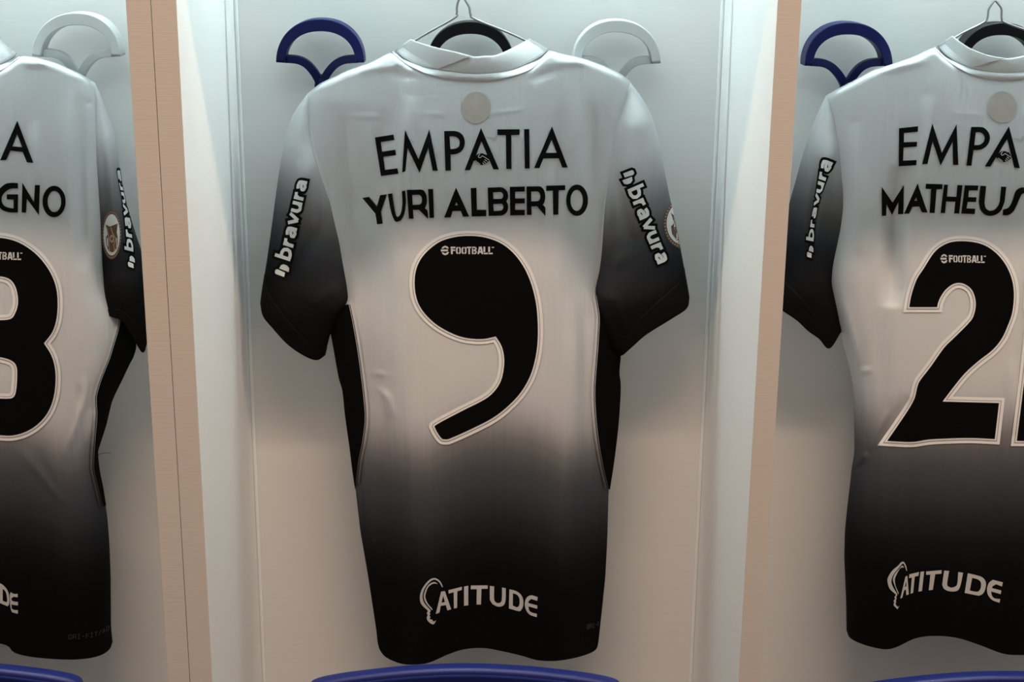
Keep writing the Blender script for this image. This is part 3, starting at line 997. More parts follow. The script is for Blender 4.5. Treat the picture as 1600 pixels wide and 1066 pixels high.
S9 = .3284
NINE = [(410, 535, 1), (435, 575), (448, 620), (450, 670), (440, 730), (420, 775), (385, 815), (340, 845), (250, 890), (132, 953), (122, 972), (150, 1018), (170, 1025), (200, 1018), (310, 968), (400, 920), (470, 865), (530, 800), (575, 720), (600, 630), (610, 540), (608, 440), (598, 360), (575, 275), (540, 200), (490, 135), (430, 90), (360, 65), (290, 57), (220, 62), (150, 82), (95, 120), (55, 165), (32, 215), (24, 270), (28, 330), (45, 385), (80, 435), (130, 480), (190, 515), (250, 538), (310, 547), (360, 546)]
NINE = [[np.array([(640 + x * S9, 350 + y * S9) for x, y in catmull(NINE, True, 5)])]]
TWO = [(185, 365, 1), (195, 310), (220, 235), (255, 180), (300, 110), (340, 75), (390, 55), (450, 52), (510, 60), (560, 80), (610, 120), (650, 175), (675, 240), (683, 310), (675, 390), (655, 450), (625, 515), (580, 570), (510, 625), (450, 680), (400, 740), (343, 815, 1), (612, 822, 1), (592, 993, 1), (480, 988), (380, 990), (280, 995), (195, 1007), (80, 1002, 1), (130, 930), (180, 855), (210, 800), (225, 740), (240, 710), (290, 645), (350, 560), (400, 510), (460, 450), (490, 410), (502, 350), (490, 295), (465, 265), (430, 250), (395, 255), (360, 280), (335, 315), (322, 345), (318, 365, 1)]
TWO = [[np.array([(1360 + x * S9, 360 + y * S9) for x, y in catmull(TWO, True, 4)])]]
ONE = [[np.array([(1588.8, 689), (1602, 583), (1611, 495), (1607, 480), (1609, 440), (1640, 385), (1668, 385), (1672, 690)])]]
E8 = .319
r8 = [(-16, 36), (60, 48), (120, 75), (180, 120), (230, 180), (262, 240), (278, 300), (282, 370), (275, 440), (255, 500), (215, 553, 1), (250, 610), (268, 670), (272, 740), (262, 820), (235, 890), (190, 945), (130, 985), (60, 1005), (-16, 1003)]
h1 = [(-16, 224), (40, 235), (70, 265), (85, 310), (88, 360), (75, 405), (50, 435), (-16, 440)]
h2 = [(-16, 620), (50, 635), (80, 665), (84, 720), (78, 790), (65, 818), (40, 825), (-16, 824)]


def mir(r):
    full = list(r) + [(-32 - p[0], p[1], *p[2:]) for p in r[-2:0:-1]]
    return np.array([(x * E8, 360 + y * E8) for x, y in catmull(full, True, 4)])


EIGHT = [[mir(r8), mir(h1), mir(h2)]]


def pr(name, shapes, mt, off, **kw):
    return lambda J, surf: printed(name, shapes, surf, off, mt, J, **kw)


def number(shapes, label, w_edge=8.3, w_line=3.6):
    def go(J, surf):
        def gr(d):
            out = []
            for sh in shapes:
                out.append([grow(sh[0], d)] + [grow(h, -d) for h in sh[1:]])
            return out
        n = printed('number', shapes, surf, 0.0021, M_NUMBER, J, 3, 6, label=label)
        printed('number_edge', gr(w_edge), surf, 0.0010, M_EDGE, n, 3, 6, label='pale raised edge of the number')
        printed('number_line', gr(w_line), surf, 0.0014, M_GROOVE, n, 3, 6, label='thin grey line inside the pale edge')
        printed('number_inset', gr(w_line - 1.1), surf, 0.0017, M_EDGE, n, 3, 6)
    return go


def slogan(empatia, hand, lines):
    def go(J, surf):
        s = printed('slogan_lettering', empatia, surf, 0.0010, M_PRINT, J, 2.5, 6)
        h = printed('handshake_icon', hand, surf, 0.0014, M_PRINT, s, 2, 4)
        printed('handshake_outline', lines, surf, 0.0018, M_LOGO, h, 2, 4)
    return go


def hemword(letters, bulb):
    def go(J, surf):
        s = printed('hem_lettering', letters, surf, 0.0010, M_SILVER, J, 2, 5)
        if bulb:
            printed('bulb_emblem', bulb, surf, 0.0010, M_SILVER, s, 2, 5)
    return go


def neck_badge(cx, cy):
    def go(J, surf):
        b = printed('neck_badge', [[ellipse(cx, cy, 22.5, 24.3, 56)]], surf, 0.0010, M_BADGE, J, 3, 4, label='round beige badge below the collar')
        printed('badge_rim', [[ellipse(cx, cy, 22.8, 24.6, 56), ellipse(cx, cy, 21.6, 23.4, 56)]], surf, 0.0013, M_GHOST, b, 2, 4)
    return go


# sponsor word on the sleeves: bold lower-case strokes on a baseline path
GLY = {
    'b': (1.12, [[(.17, 0), (.17, 1.42)], [(.22, .12), (.52, .10), (.80, .22), (.88, .48), (.80, .76), (.52, .88), (.22, .86)]]),
    'r': (.72, [[(.17, 0), (.17, .96)], [(.20, .55), (.32, .80), (.62, .84)]]),
    'a': (1.08, [[(.20, .80), (.48, .86), (.74, .80), (.80, .58), (.80, 0)], [(.78, .52), (.42, .52), (.20, .38), (.22, .18), (.46, .10), (.74, .26)]]),
    'v': (1.04, [[(.10, .97), (.50, .08)], [(.50, .08), (.90, .97)]]),
    'u': (1.08, [[(.17, .96), (.17, .36), (.34, .13), (.58, .13), (.78, .36)], [(.80, .96), (.80, 0)]]),
}
MARK = [[[(-1.34, .20), (-.98, .20), (-.90, .92), (-1.0, 1.08), (-1.22, 1.08), (-1.31, .98)]], [[(-.84, -.10), (-.52, -.06), (-.38, .16), (-.36, .48), (-.50, .70), (-.80, .78)]]]


def bravura(base, xh, up, surf, parent, outl=3.9, mark=None):
    """base: photograph points of the baseline from the b to the last a; xh: letter height there; up: unit vector per point"""
    base = np.array(base, float)
    s = np.r_[0, np.cumsum(np.hypot(*np.diff(base, axis=0).T))]; s /= s[-1]
    xh = np.interp(np.linspace(0, 1, 30), np.linspace(0, 1, len(xh)), xh)
    up = np.array(up, float)
    tot = sum(GLY[c][0] for c in 'bravura')

    def mp(gx, gy):
        t = gx / tot
        tt = min(max(t, -0.25), 1.1)
        x = np.interp(tt, s, base[:, 0]); y = np.interp(tt, s, base[:, 1])
        if tt < 0:
            d = (base[1] - base[0]) / (s[1] - s[0]); x, y = base[0] + d * tt
        if tt > 1:
            d = (base[-1] - base[-2]) / (s[-1] - s[-2]); x, y = base[-1] + d * (tt - 1)
        h = np.interp(tt, np.linspace(0, 1, 30), xh)
        ux = np.interp(tt, np.linspace(0, 1, len(up)), up[:, 0]); uy = np.interp(tt, np.linspace(0, 1, len(up)), up[:, 1])
        return (x + ux * h * gy, y + uy * h * gy)
    shp, outs = [], []
    x0 = 0
    for c in 'bravura':
        adv, st = GLY[c]
        for q in st:
            # a stroke of width .3 in letter units, thickened sides follow the path map
            for wdt, dst, cap in ((.285, shp, 0.0), (.285 + 2 * outl / max(4, xh.mean()), outs, outl / max(4, xh.mean()))):
                for sh in stroke([(x0 + a, b) for a, b in q], wdt, cap):
                    dst.append([np.array([mp(a, b) for a, b in resample(sh[0], 0.15)])])
        x0 += adv
    e = outl / max(4, xh.mean())
    for sh in MARK:
        shp.append([np.array([mp(a, b) for a, b in sh[0]])])
        outs.append([np.array([mp(a, b) for a, b in grow(np.array(sh[0]), e)])])
    w = printed('sponsor_lettering', shp, surf, 0.0016, M_LOGO, parent, 2, 5)
    printed('lettering_outline', outs, surf, 0.0009, M_PRINT, w, 2, 5)


def sleeve_word(base, xh, up, outl=3.9):
    return lambda par, surf: bravura(base, xh, up, surf, par, outl)


def league_patch(cx, cy, rx, ry, clip=None):
    """oval bronze-edged patch with a cup, on a sleeve"""
    def go(par, surf):
        def cl(r):
            r = np.array(r)
            if clip is not None:
                r[:, 0] = np.minimum(r[:, 0], np.interp(r[:, 1], [p[0] for p in clip], [p[1] for p in clip]))
            return r
        e = lambda k: cl(ellipse(cx, cy, rx * k, ry * k, 60))
        b = printed('league_patch', [[e(1.0)]], surf, 0.0010, M_BROWN, par, 2, 4, label='oval league patch with a cup')
        dots = []
        for t in np.linspace(0, 2 * np.pi, 44, endpoint=False):
            r = ellipse(cx + rx * .93 * math.cos(t), cy + ry * .93 * math.sin(t), rx * .045, ry * .03, 8)
            if clip is None or (r[:, 0] < np.interp(r[:, 1], [p[0] for p in clip], [p[1] for p in clip])).all():
                dots.append([r])
        printed('patch_lettering', dots, surf, 0.0014, M_GOLD, b, 1.5, 4)
        f = printed('patch_field', [[e(.84)]], surf, 0.0014, M_LOGO, b, 2, 4)
        pc = lambda pts: cl([(cx + x * rx, cy + y * ry) for x, y in pts])
        printed('cup', [[pc([(-.62, -.42), (-.2, -.33), (.62, -.46), (.52, -.1), (.62, .1), (.62, .36), (.42, .6), (.1, .72), (-.3, .66), (-.55, .42), (-.6, .12), (-.42, -.02)])]], surf, 0.0018, M_BROWN, f, 2, 4)
        if clip is None:
            ln = []
            for q in ([(-.1, -.3), (.12, -.05), (.42, .16), (.2, .42), (.3, .62), (.5, .55), (.48, .2)], [(-.5, -.28), (-.3, .1), (-.28, .4), (-.22, .64), (-.38, .6)]):
                ln += stroke([(cx + x * rx, cy + y * ry) for x, y in q], 1.4)
            ln += [[ellipse(cx + .02 * rx, cy + .16 * ry, rx * .24, ry * .16, 24), ellipse(cx + .02 * rx, cy + .16 * ry, rx * .12, ry * .07, 16)]]
            printed('cup_line', ln, surf, 0.0022, M_GOLD, f, 1.5, 4)
            printed('cup_gap', [[np.array([(cx + x * rx, cy + y * ry) for x, y in q])] for q in ([(-.5, .1), (-.38, .16), (-.36, .5), (-.5, .4)], [(.5, .12), (.56, .14), (.54, .4), (.46, .5)])], surf, 0.0022, M_LOGO, f, 1.5, 4)
    return go


def tiny_word(base, h, text):
    """small squared capitals near the hem"""
    g = {'D': [[(0, 0), (0, 1), (.6, 1), (.75, .8), (.75, .2), (.6, 0), (0, 0)]], 'R': [[(0, 0), (0, 1), (.75, 1), (.75, .5), (0, .5)], [(.4, .5), (.75, 0)]],
         'I': [[(.37, 0), (.37, 1)], [(.1, 0), (.65, 0)], [(.1, 1), (.65, 1)]], '-': [[(.1, .5), (.65, .5)]], 'F': [[(0, 0), (0, 1), (.75, 1)], [(0, .5), (.6, .5)]],
         'T': [[(0, 1), (.75, 1)], [(.37, 0), (.37, 1)]], '/': [[(0, 0), (.7, 1)]], 'A': [[(0, 0), (.37, 1), (.75, 0)], [(.15, .35), (.6, .35)]], 'V': [[(0, 1), (.37, 0), (.75, 1)]]}

    def go(J, surf):
        b = np.array(base, float)
        s = np.r_[0, np.cumsum(np.hypot(*np.diff(b, axis=0).T))]; s /= s[-1]
        shp = []
        for i, c in enumerate(text):
            for q in g[c]:
                pts = []
                for x, y in q:
                    t = (i + x * .85 + .05) / len(text)
                    pts.append((np.interp(t, s, b[:, 0]), np.interp(t, s, b[:, 1]) - y * h))
                shp += stroke(pts, 1.0, .3)
        printed('fabric_mark', shp, surf, 0.0012, M_DIM, J, 2, 5)
    return go


def ghost(dx, dy):
    """marks of the front showing through the cloth"""
    z_ = Z(735 + dx, 190 + dy, .1)
    sw = [z_(catmull([(225, 232, 1), (290, 240), (350, 250), (380, 238), (405, 190, 1), (420, 235), (412, 280), (385, 295), (340, 285), (280, 258)], True, 3))]
    return pr('show_through_mark', sw, M_GHOST, 0.0006, step=2, grid=5)


# ---- middle jersey
fold = bump_line
mid = dict(
    label='white to black gradient jersey with comma-like number nine, hanging in the middle bay', cx=745, seed=3, fade=0, skew=-0.06, dome=775,
    xl=[(147, 480), (180, 482), (240, 487), (315, 515), (380, 530), (440, 539), (472, 540), (486, 528), (500, 517), (545, 523), (590, 530), (612, 537), (650, 541), (700, 548), (760, 555), (830, 563), (900, 575), (985, 588), (1005, 590), (1045, 594)],
    xr=[(128, 985), (170, 974), (215, 960), (290, 950), (322, 945), (400, 940), (450, 934), (475, 940), (500, 958), (530, 966), (555, 968), (580, 966.5), (606, 968), (660, 965), (720, 958), (766, 951), (840, 949), (900, 946), (950, 941), (1000, 935.5), (1045, 932)],
    top=[(470, 152), (480, 147), (500, 130), (545, 109), (580, 97), (604, 84), (615, 81), (635, 100), (670, 116), (705, 123), (749, 126), (792, 121), (827, 109), (850, 88), (859, 78), (880, 84), (915, 92), (945, 103), (970, 115), (985, 128), (995, 140)],
    topline=[(480, 147), (985, 128)], neck=(612, 860), arm_l=(147, 474), arm_r=(128, 458),
    hem=[(590, 1005), (594, 1017), (604, 1028), (625, 1037), (645, 1039), (670, 1036), (700, 1023), (725, 1015), (755, 1013), (785, 1018), (815, 1025), (840, 1032), (870, 1033), (900, 1028), (922, 1021), (932, 1014), (935, 1004)],
    folds=[fold([(640, 150), (628, 260), (632, 380)], 9, 0.0028), fold([(600, 170), (596, 300)], 12, -0.0022), fold([(895, 130), (900, 260), (896, 370)], 12, 0.0030), fold([(872, 170), (868, 330)], 9, -0.002),
           fold([(925, 160), (922, 300)], 10, -0.003), fold([(540, 180), (545, 260), (562, 340)], 10, -0.0025), fold([(660, 179), (700, 178)], 2.8, 0.0008), fold([(765, 176), (822, 171)], 2.8, 0.0008),
           fold([(538, 183), (602, 181)], 2.8, 0.0008), fold([(943, 166), (966, 165)], 2.8, 0.0008),
           fold([(590, 605), (606, 622), (616, 655)], 5, 0.0022), fold([(580, 583), (608, 586)], 3, 0.0014), fold([(594, 640), (586, 690), (578, 740)], 5, 0.002), fold([(604, 640), (598, 720)], 7, -0.002),
           fold([(912, 480), (914, 600), (918, 760)], 10, -0.004), fold([(895, 520), (898, 660)], 12, 0.002), fold([(646, 480), (646, 900)], 9, 0.0012),
           fold([(640, 98), (600, 105), (560, 112)], 5, 0.002), fold([(655, 118), (610, 118)], 4, -0.0015), fold([(850, 100), (900, 98), (930, 97)], 4, 0.002), fold([(830, 122), (880, 108)], 5, -0.0015)],
    collar=dict(low=[(617, 79), (635, 93), (661, 104), (688, 110), (722, 115), (757, 116), (792, 111), (819, 101), (845, 88), (857, 77)],
                top=[(642, 62), (652, 66), (682, 75), (710, 81), (738, 88), (757, 87), (775, 86), (801, 75), (822, 64), (827, 61)],
                bind=[(611, 80), (622, 90), (635, 100), (653, 110), (670, 117), (705, 124), (749, 127), (792, 122), (827, 110), (848, 92), (861, 78)],
                flap=(738, 684)),
    panels=[dict(outer=[(541, 476), (526, 487), (514, 500), (521, 545), (529, 590), (535, 612), (539, 650), (546, 700), (551, 740), (555, 766)], inner=[(545, 476), (548, 490), (552, 510), (558, 545), (563, 580), (568, 622), (570, 655), (566, 690), (560, 720), (556, 755)], dir=1),
            dict(outer=[(934, 462), (945, 482), (958, 500), (968, 530), (970, 556), (968, 582), (970, 606), (967, 660), (960, 720), (953, 766)], inner=[(932, 462), (935, 480), (937, 500), (935, 540), (931, 590), (930, 620), (932, 655), (936, 690), (942, 725), (951, 764)], dir=-1)],
    sleeve={-1: dict(tilt=(446, 0.52), seam=[(481, 146), (483, 180), (489, 240), (517, 315), (533, 380), (543, 440), (545, 470)], outer=[(481, 146), (465, 168), (455, 186), (447, 212), (440, 245), (433, 290), (427, 335), (418, 400), (410, 450), (407, 474)],
                     cuff=[(407, 474), (411, 494), (425, 512), (450, 539), (475, 556), (495, 563), (508, 555)], under=[(545, 470), (530, 492), (517, 520), (508, 555)],
                     folds=[fold([(500, 220), (470, 300), (445, 420)], 14, 0.003), fold([(520, 330), (480, 390), (440, 460)], 10, -0.003), fold([(538, 450), (510, 460), (490, 480)], 8, 0.003), fold([(452, 200), (438, 300)], 8, 0.002)],
                     marks=[sleeve_word([(453, 409), (460, 378), (467, 345), (474, 312), (481, 281)], [18, 17, 16.5, 16, 15], [(-.95, -.31), (-.96, -.27), (-.97, -.2)])]),
            1: dict(tilt=(1040, -0.52), seam=[(984, 128), (972, 170), (957, 215), (947, 290), (942, 322), (937, 400), (931, 445), (928, 456)], outer=[(984, 128), (1000, 149), (1015, 175), (1028, 212), (1037, 260), (1047, 310), (1060, 370), (1071, 430), (1077, 465)],
                    cuff=[(1077, 465), (1073, 482), (1050, 498), (1010, 523), (987, 543), (971, 556), (960, 552)], under=[(928, 456), (937, 495), (948, 528), (960, 552)],
                    folds=[fold([(1000, 170), (985, 260), (985, 360)], 14, 0.003), fold([(960, 260), (985, 370), (1000, 380)], 8, -0.003), fold([(955, 420), (985, 390)], 9, 0.003), fold([(935, 462), (960, 470), (975, 520)], 7, 0.004), fold([(960, 470), (970, 530)], 5, -0.003)],
                    marks=[sleeve_word([(980, 296), (993, 327), (1005, 357), (1017, 387), (1029, 416)], [18.5, 18.5, 18, 18, 18], [(.92, -.40), (.92, -.40), (.92, -.36)]),
                           league_patch(1066, 349, 29, 39, clip=[(300, 1045), (310, 1047.5), (340, 1053.5), (370, 1060), (400, 1066)])])},
    prints=[slogan(EM + ATIA, SHAKE, SHAKE_L), pr('name_lettering', YURI, M_PRINT, 0.0010, step=2.5, grid=6), number(NINE, 'large comma-like number nine'),
            pr('league_lettering', FOOT, M_SILVER, 0.0026, step=1.5, grid=5), hemword(ATIT, BULB), neck_badge(743.5, 168), tiny_word([(917, 983), (925, 981.5), (938, 978)], 6.5, 'DRI-F'), ghost(0, 0)])
jersey(mid)

# ---- right jersey
mr_ = lambda pts, c: [(c - p[0],) + tuple(p[1:]) for p in pts][::-1]
mk = lambda pts, c: [(k, c - v) for k, v in pts]
rxl = [(150, 1290), (190, 1303), (240, 1311), (270, 1314), (300, 1317), (325, 1317), (357, 1313), (390, 1306), (425, 1298), (447, 1295.5), (475, 1301), (517, 1312), (545, 1319), (565, 1325), (585, 1330), (615, 1333.5), (650, 1334.5), (700, 1335), (715, 1334), (728, 1331), (745, 1329.5), (790, 1324), (830, 1320), (870, 1319), (940, 1322), (985, 1322.5), (1045, 1323)]
CR = 2 * 1572
rtop_l = [(1280, 158), (1290, 150), (1310, 138), (1330, 128), (1360, 111), (1400, 98), (1430, 87), (1455, 75), (1461, 73), (1470, 84), (1490, 100), (1515, 115), (1545, 122), (1572, 124)]
rt = rtop_l + [(CR - x, y) for x, y in rtop_l[-2::-1]]
rcl = [(1465, 72), (1478, 86), (1497, 98), (1518, 107), (1545, 113), (1572, 115)]
rct = [(1488, 57), (1500, 66), (1518, 77), (1545, 87), (1572, 91)]
rcb = [(1459, 74), (1470, 86), (1490, 102), (1515, 116), (1545, 123), (1572, 125)]
mm = lambda l: l + [(CR - x, y) for x, y in l[-2::-1]]
RX = lambda x: x if x < 1690 else 1690 + (x - 1690) * 0.90
rx2 = lambda l: [(RX(p[0]),) + tuple(p[1:]) for p in l]
right = dict(
    label='white to black gradient jersey numbered twenty-one, cut off by the right edge of the photo', cx=1566, seed=8, fade=0, skew=0.24, sfade=-12,
    xl=rxl, xr=[(y, RX(x)) for y, x in mk(rxl, CR)], top=rx2(rt), topline=[(1290, 150), (RX(CR - 1290), 150)], neck=(1461, CR - 1461), arm_l=(150, 447), arm_r=(150, 447),
    hem=[(1322.5, 985), (1328, 997), (1345, 1006), (1365, 1012), (1385, 1015), (1402, 1011), (1430, 998), (1460, 994), (1495, 997), (1530, 1008), (1568, 1022), (1600, 1024), (1660, 1024), (1705, 1018), (1760, 1008), (1795, 998), (RX(CR - 1322.5), 985)],
    folds=[fold([(1448, 150), (1440, 260), (1432, 390)], 9, 0.0028), fold([(1405, 260), (1398, 350), (1395, 420), (1393, 480)], 15, -0.010), fold([(1335, 190), (1340, 300), (1345, 400)], 12, 0.003), fold([(1330, 582), (1365, 578)], 3, 0.0016),
           fold([(1332, 729), (1346, 716), (1356, 708)], 4, 0.0035), fold([(1334, 737), (1352, 722)], 4, -0.003), fold([(1356, 708), (1372, 672), (1390, 640)], 5, 0.002), fold([(1420, 620), (1370, 690)], 10, -0.002),
           fold([(1490, 180), (1545, 180)], 2.8, 0.0008), fold([(1325, 184), (1345, 184)], 2.8, 0.0008), fold([(1380, 640), (1376, 900)], 6, 0.0014), fold([(1420, 620), (1418, 900)], 8, -0.001),
           fold([(1450, 95), (1410, 103), (1370, 112)], 5, 0.002), fold([(1320, 470), (1335, 560)], 8, 0.002), fold([(1405, 455), (1398, 520), (1396, 640)], 14, 0.0015), fold([(1580, 560), (1585, 680)], 8, 0.002)],
    collar=dict(low=mm(rcl), top=mm(rct), bind=mm(rcb), flap=(1573, 1520)),
    panels=[],
    sleeve={-1: dict(tilt=(1262, 0.5), seam=[(1291, 149), (1306, 190), (1314, 240), (1318, 270), (1321, 300), (1320, 350), (1312, 390), (1304, 425), (1300, 445)], outer=[(1291, 149), (1280, 172), (1269, 198), (1255, 240), (1241, 290), (1234, 315), (1228, 345), (1220, 400), (1211, 445), (1206, 470)],
                     cuff=[(1206, 470), (1222, 485), (1245, 501), (1262, 517), (1280, 530), (1296, 545), (1315, 517)], under=[(1300, 445), (1309, 480), (1315, 517)],
                     folds=[fold([(1300, 215), (1285, 290), (1268, 390)], 12, 0.004), fold([(1282, 260), (1272, 320), (1262, 420)], 7, -0.0045)],
                     marks=[sleeve_word([(1271, 378), (1272.5, 352), (1277, 325), (1284, 300), (1292, 276), (1303, 252)], [9, 7, 6.5, 9, 13, 19], [(-.93, -.2), (-.95, -.2), (-.93, -.32), (-.93, -.38)], 2.2)]),
            1: dict(seam=[(RX(CR - x), y) for x, y in [(1291, 149), (1306, 190), (1314, 240), (1318, 270), (1321, 300), (1320, 350), (1312, 390), (1304, 425), (1300, 445)]],
                    outer=[(RX(CR - 1291) + (1291 - x) * 0.50, y) for x, y in [(1291, 149), (1280, 172), (1269, 198), (1255, 240), (1241, 290), (1234, 315), (1228, 345), (1220, 400), (1211, 445), (1206, 470)]],
                    cuff=[(RX(CR - 1291) + (1291 - x) * (0.50 if x < 1291 else .9), y) for x, y in [(1206, 470), (1222, 485), (1245, 501), (1262, 517), (1280, 530), (1296, 545), (1315, 517)]], under=[(RX(CR - x), y) for x, y in [(1300, 445), (1309, 480), (1315, 517)]])},
    prints=[slogan(EMPA_R + remap(ATIA[1:], lambda x, y: (x + 824, y + 6)), remap(SHAKE, lambda x, y: (1569 + (x - 752.5) * .93, 245 + (y - 249) * .95)), remap(SHAKE_L, lambda x, y: (1569 + (x - 752.5) * .93, 245 + (y - 249) * .95))),
            pr('name_lettering', MATH, M_PRINT, 0.0010, step=2.5, grid=6), number(TWO + ONE, 'black number twenty-one with pale edge'),
            pr('league_lettering', remap(FOOT, lambda x, y: (1469.5 + (x - 689) * .855, 397 + (y - 384) * .98 + (x - 689) * .012)), M_SILVER, 0.0026, step=1.5, grid=5), hemword(ATIT_R, BULB_R), neck_badge(1566, 167), ghost(823, 2)])
jersey(right)

# ---- left jersey
CL = 2 * -92
lxr = [(130, 149), (190, 150), (250, 151), (340, 157), (420, 161), (450, 168), (480, 182), (505, 198), (525, 208), (540, 211), (555, 208), (570, 201), (595, 189), (622, 176), (640, 171), (665, 165), (700, 154), (710, 152.5), (735, 155), (770, 162), (810, 168), (850, 171), (900, 173), (980, 173.5), (1003, 176), (1045, 177)]
ltop_r = [(160, 140), (149, 130), (125, 115), (88, 98), (60, 90), (40, 87), (31, 87), (18, 98), (0, 110), (-25, 121), (-55, 127), (-92, 129)]
lt = [(CL - x, y) for x, y in ltop_r] + ltop_r[-2::-1]
lm = lambda l: l + [(CL - x, y) for x, y in l[-2::-1]]
lcl = [(CL - 27, 85), (CL - 10, 95), (CL + 15, 106), (CL + 45, 114), (-92, 117)]
lct = [(CL - 0, 62), (CL + 12, 68), (CL + 35, 78), (CL + 60, 86), (-92, 90)]
lcb = [(CL - 33, 87), (CL - 18, 99), (CL + 2, 112), (CL + 35, 123), (-92, 130)]
lft = lambda x, y: (50 - (887 - x) * .95, y - 6)
left = dict(
    label='white to black gradient jersey numbered eight, cut off by the left edge of the photo', cx=-60, seed=5, fade=0, skew=-0.22, dome=-15, sfade=-8,
    xl=mk(lxr, CL), xr=lxr, top=lt, topline=[(CL - 149, 130), (149, 130)], neck=(CL - 31, 31), arm_l=(130, 450), arm_r=(130, 450),
    hem=[(CL - 176, 1003), (CL - 160, 1022), (CL - 110, 1031), (-150, 1010), (-92, 1000), (-40, 1000), (0, 1006), (14, 1011), (22, 1020), (50, 1027), (100, 1031), (135, 1029.5), (158, 1024), (171, 1015), (176, 1003)],
    folds=[fold([(55, 190), (58, 320)], 9, 0.0025), fold([(128, 150), (125, 300), (130, 420)], 10, -0.004), fold([(108, 140), (104, 330)], 9, 0.002), fold([(134, 163), (146, 157)], 3, -0.003),
           fold([(135, 590), (133, 620), (118, 670), (98, 715)], 4, 0.0022), fold([(124, 600), (128, 640)], 5, -0.0015), fold([(30, 700), (62, 740), (100, 790)], 5, 0.0018), fold([(60, 700), (85, 760)], 6, -0.0015), fold([(148, 640), (140, 700)], 8, 0.0025),
           fold([(34, 100), (60, 100), (90, 100)], 4, 0.002)],
    collar=dict(low=lm(lcl), top=lm(lct), bind=lm(lcb)),
    panels=[dict(outer=[(182, 482), (200, 503), (210, 525), (213, 541), (209, 557), (202, 571), (190, 596), (177, 623), (172, 640), (166, 665), (155, 700), (153.5, 710), (156, 735), (161, 760), (166, 790)],
                 inner=[(180, 484), (188, 500), (184, 520), (178, 540), (172, 560), (160, 590), (153, 612), (151, 625), (152, 650), (149, 690), (147, 730), (152, 755), (161, 792)], dir=-1)],
    sleeve={1: dict(amp=0.030, seam=[(148, 130), (149, 190), (149, 250), (154, 340), (158, 400), (159, 440)], outer=[(148, 130), (157, 148), (167, 178), (178, 205), (187, 262), (199, 322), (213, 368), (223, 402), (229, 460), (233, 510)],
                    cuff=[(233, 510), (229, 538), (222, 551), (205, 522), (191, 502), (176, 496), (162, 490)], under=[(159, 440), (160, 465), (162, 490)],
                    folds=[fold([(170, 200), (172, 280), (178, 350)], 8, 0.003), fold([(162, 240), (166, 340)], 5, -0.002)],
                    marks=[sleeve_word([(208.5, 394), (206.5, 372), (204.5, 348), (197, 318), (191, 290), (187, 264)], [10, 10, 9.5, 5, 4.5, 5], [(-.97, -.25), (-.97, -.2), (-.97, -.2)], 1.6),
                           league_patch(174.5, 367, 15.2, 38.5)])},
    prints=[slogan(remap(EM + ATIA[:3], lft) + A_L, remap(SHAKE, lft), remap(SHAKE_L, lft)), pr('name_lettering', GNO, M_PRINT, 0.0010, step=2.5, grid=6), number(EIGHT, 'black number eight with pale edge'),
            pr('league_lettering', remap(FOOT, lambda x, y: (35 - (772 - x) * .9, 393 + (y - 384) * 1.02 + (x - 772) * .02)), M_SILVER, 0.0026, step=1.5, grid=5),
            hemword(DE_L, None), neck_badge(-97, 170), tiny_word([(107, 999), (140, 997), (157, 992), (172, 983)], 6.5, 'DRI-FIT/AD')])
JL, GL = jersey(left)
tube('loose_thread', [P(x, y, GL.back(np.array([154.]), np.array([710.]))[0] - 0.002) for x, y in catmull([(151, 712), (157, 709.5), (164, 708), (173, 708)], n=5)], 0.00028, M_BLACKFAB, JL, 6)


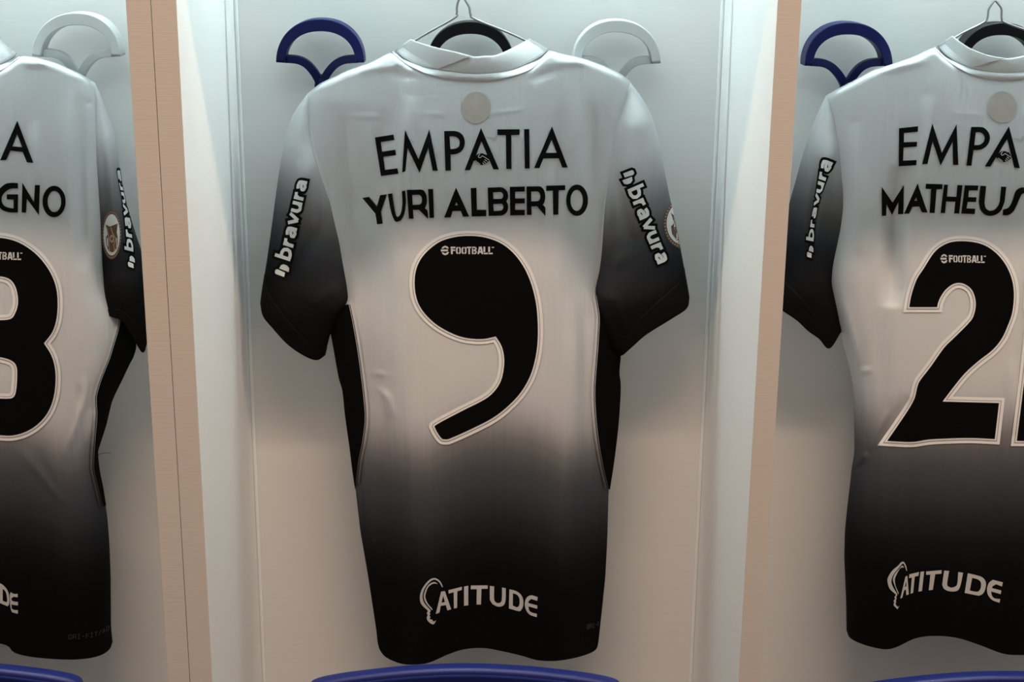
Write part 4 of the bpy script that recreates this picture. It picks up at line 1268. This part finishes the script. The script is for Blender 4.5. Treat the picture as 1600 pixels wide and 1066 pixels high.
# ------------------------------------------------------------------ chairs
def chair(cx, top, label, wscale=1.0):
    YC = 0.085
    base = P(cx, top, YC)
    ch = thing('locker_chair', label, 'chair', (float(base[0]), -0.12, 0.0), 'blue chairs in front of the lockers')
    hw = 252 * wscale
    prof = [(-hw, 120), (-hw * .99, 60), (-hw * .965, 34), (-hw * .93, 24.5), (-hw * .82, 17.5), (-hw * .66, 11.5), (-hw * .4, 4.4), (-hw * .15, .6), (0, 0), (hw * .15, .6), (hw * .4, 4.4), (hw * .66, 11.5), (hw * .82, 17.5), (hw * .93, 24.5), (hw * .965, 34), (hw * .99, 60), (hw, 120),
            (hw * .98, 260), (hw * .86, 400), (hw * .6, 440), (-hw * .6, 440), (-hw * .86, 400), (-hw * .98, 260)]
    ring = catmull([(cx + x, top + y) for x, y in prof], True, 4)

    def slab(name, r, y0, y1, mt_, par, bv, rot_=0.0):
        n = len(r)
        b = P(r[:, 0], r[:, 1], np.full(n, YC + 0.008))
        a = b.copy(); a[:, 1] = y0; b[:, 1] = y1
        f = [tuple(range(n)), tuple(range(2 * n - 1, n - 1, -1))] + [(i, n + i, n + (i + 1) % n, (i + 1) % n) for i in range(n)]
        o = mesh(name, np.r_[a, b], [q[::-1] for q in f], mt_, par)
        bevel(o, bv, 4)
        return o
    bk = slab('backrest', ring, YC - 0.012, YC + 0.010, M_CHAIR, ch, 0.006)
    slab('back_cushion', grow(ring, -7.0), YC - 0.015, YC + 0.000, M_CUSH, bk, 0.003)
    x = float(base[0])
    st = box('seat', x - 0.20, x + 0.20, -0.40, -0.012, 0.42, 0.47, M_CHAIR, ch, 0.018)
    for s in (-1, 1):
        tube('back_post', [(x + s * 0.12, -0.06, 0.41), (x + s * 0.12, 0.02, 0.412), (x + s * 0.12, 0.075, 0.43), (x + s * 0.12, 0.10, 0.48), (x + s * 0.12, 0.104, 0.60), (x + s * 0.12, 0.105, 0.74)], 0.011, M_STEEL, ch, 10)
        for yy in (-0.36, -0.04):
            tube('leg', [(x + s * 0.17, yy, 0.425), (x + s * 0.18, yy, 0.0)], 0.012, M_STEEL, ch, 10)
    return ch


chair(727, 1035, 'blue chair whose rounded back rises below the comma-numbered jersey, in front of the middle bay')
chair(1566, 1047, 'blue chair whose back shows at the lower right, below the jersey numbered twenty-one')
chair(-112, 1030, 'blue chair whose back shows at the lower left, below the jersey numbered eight')
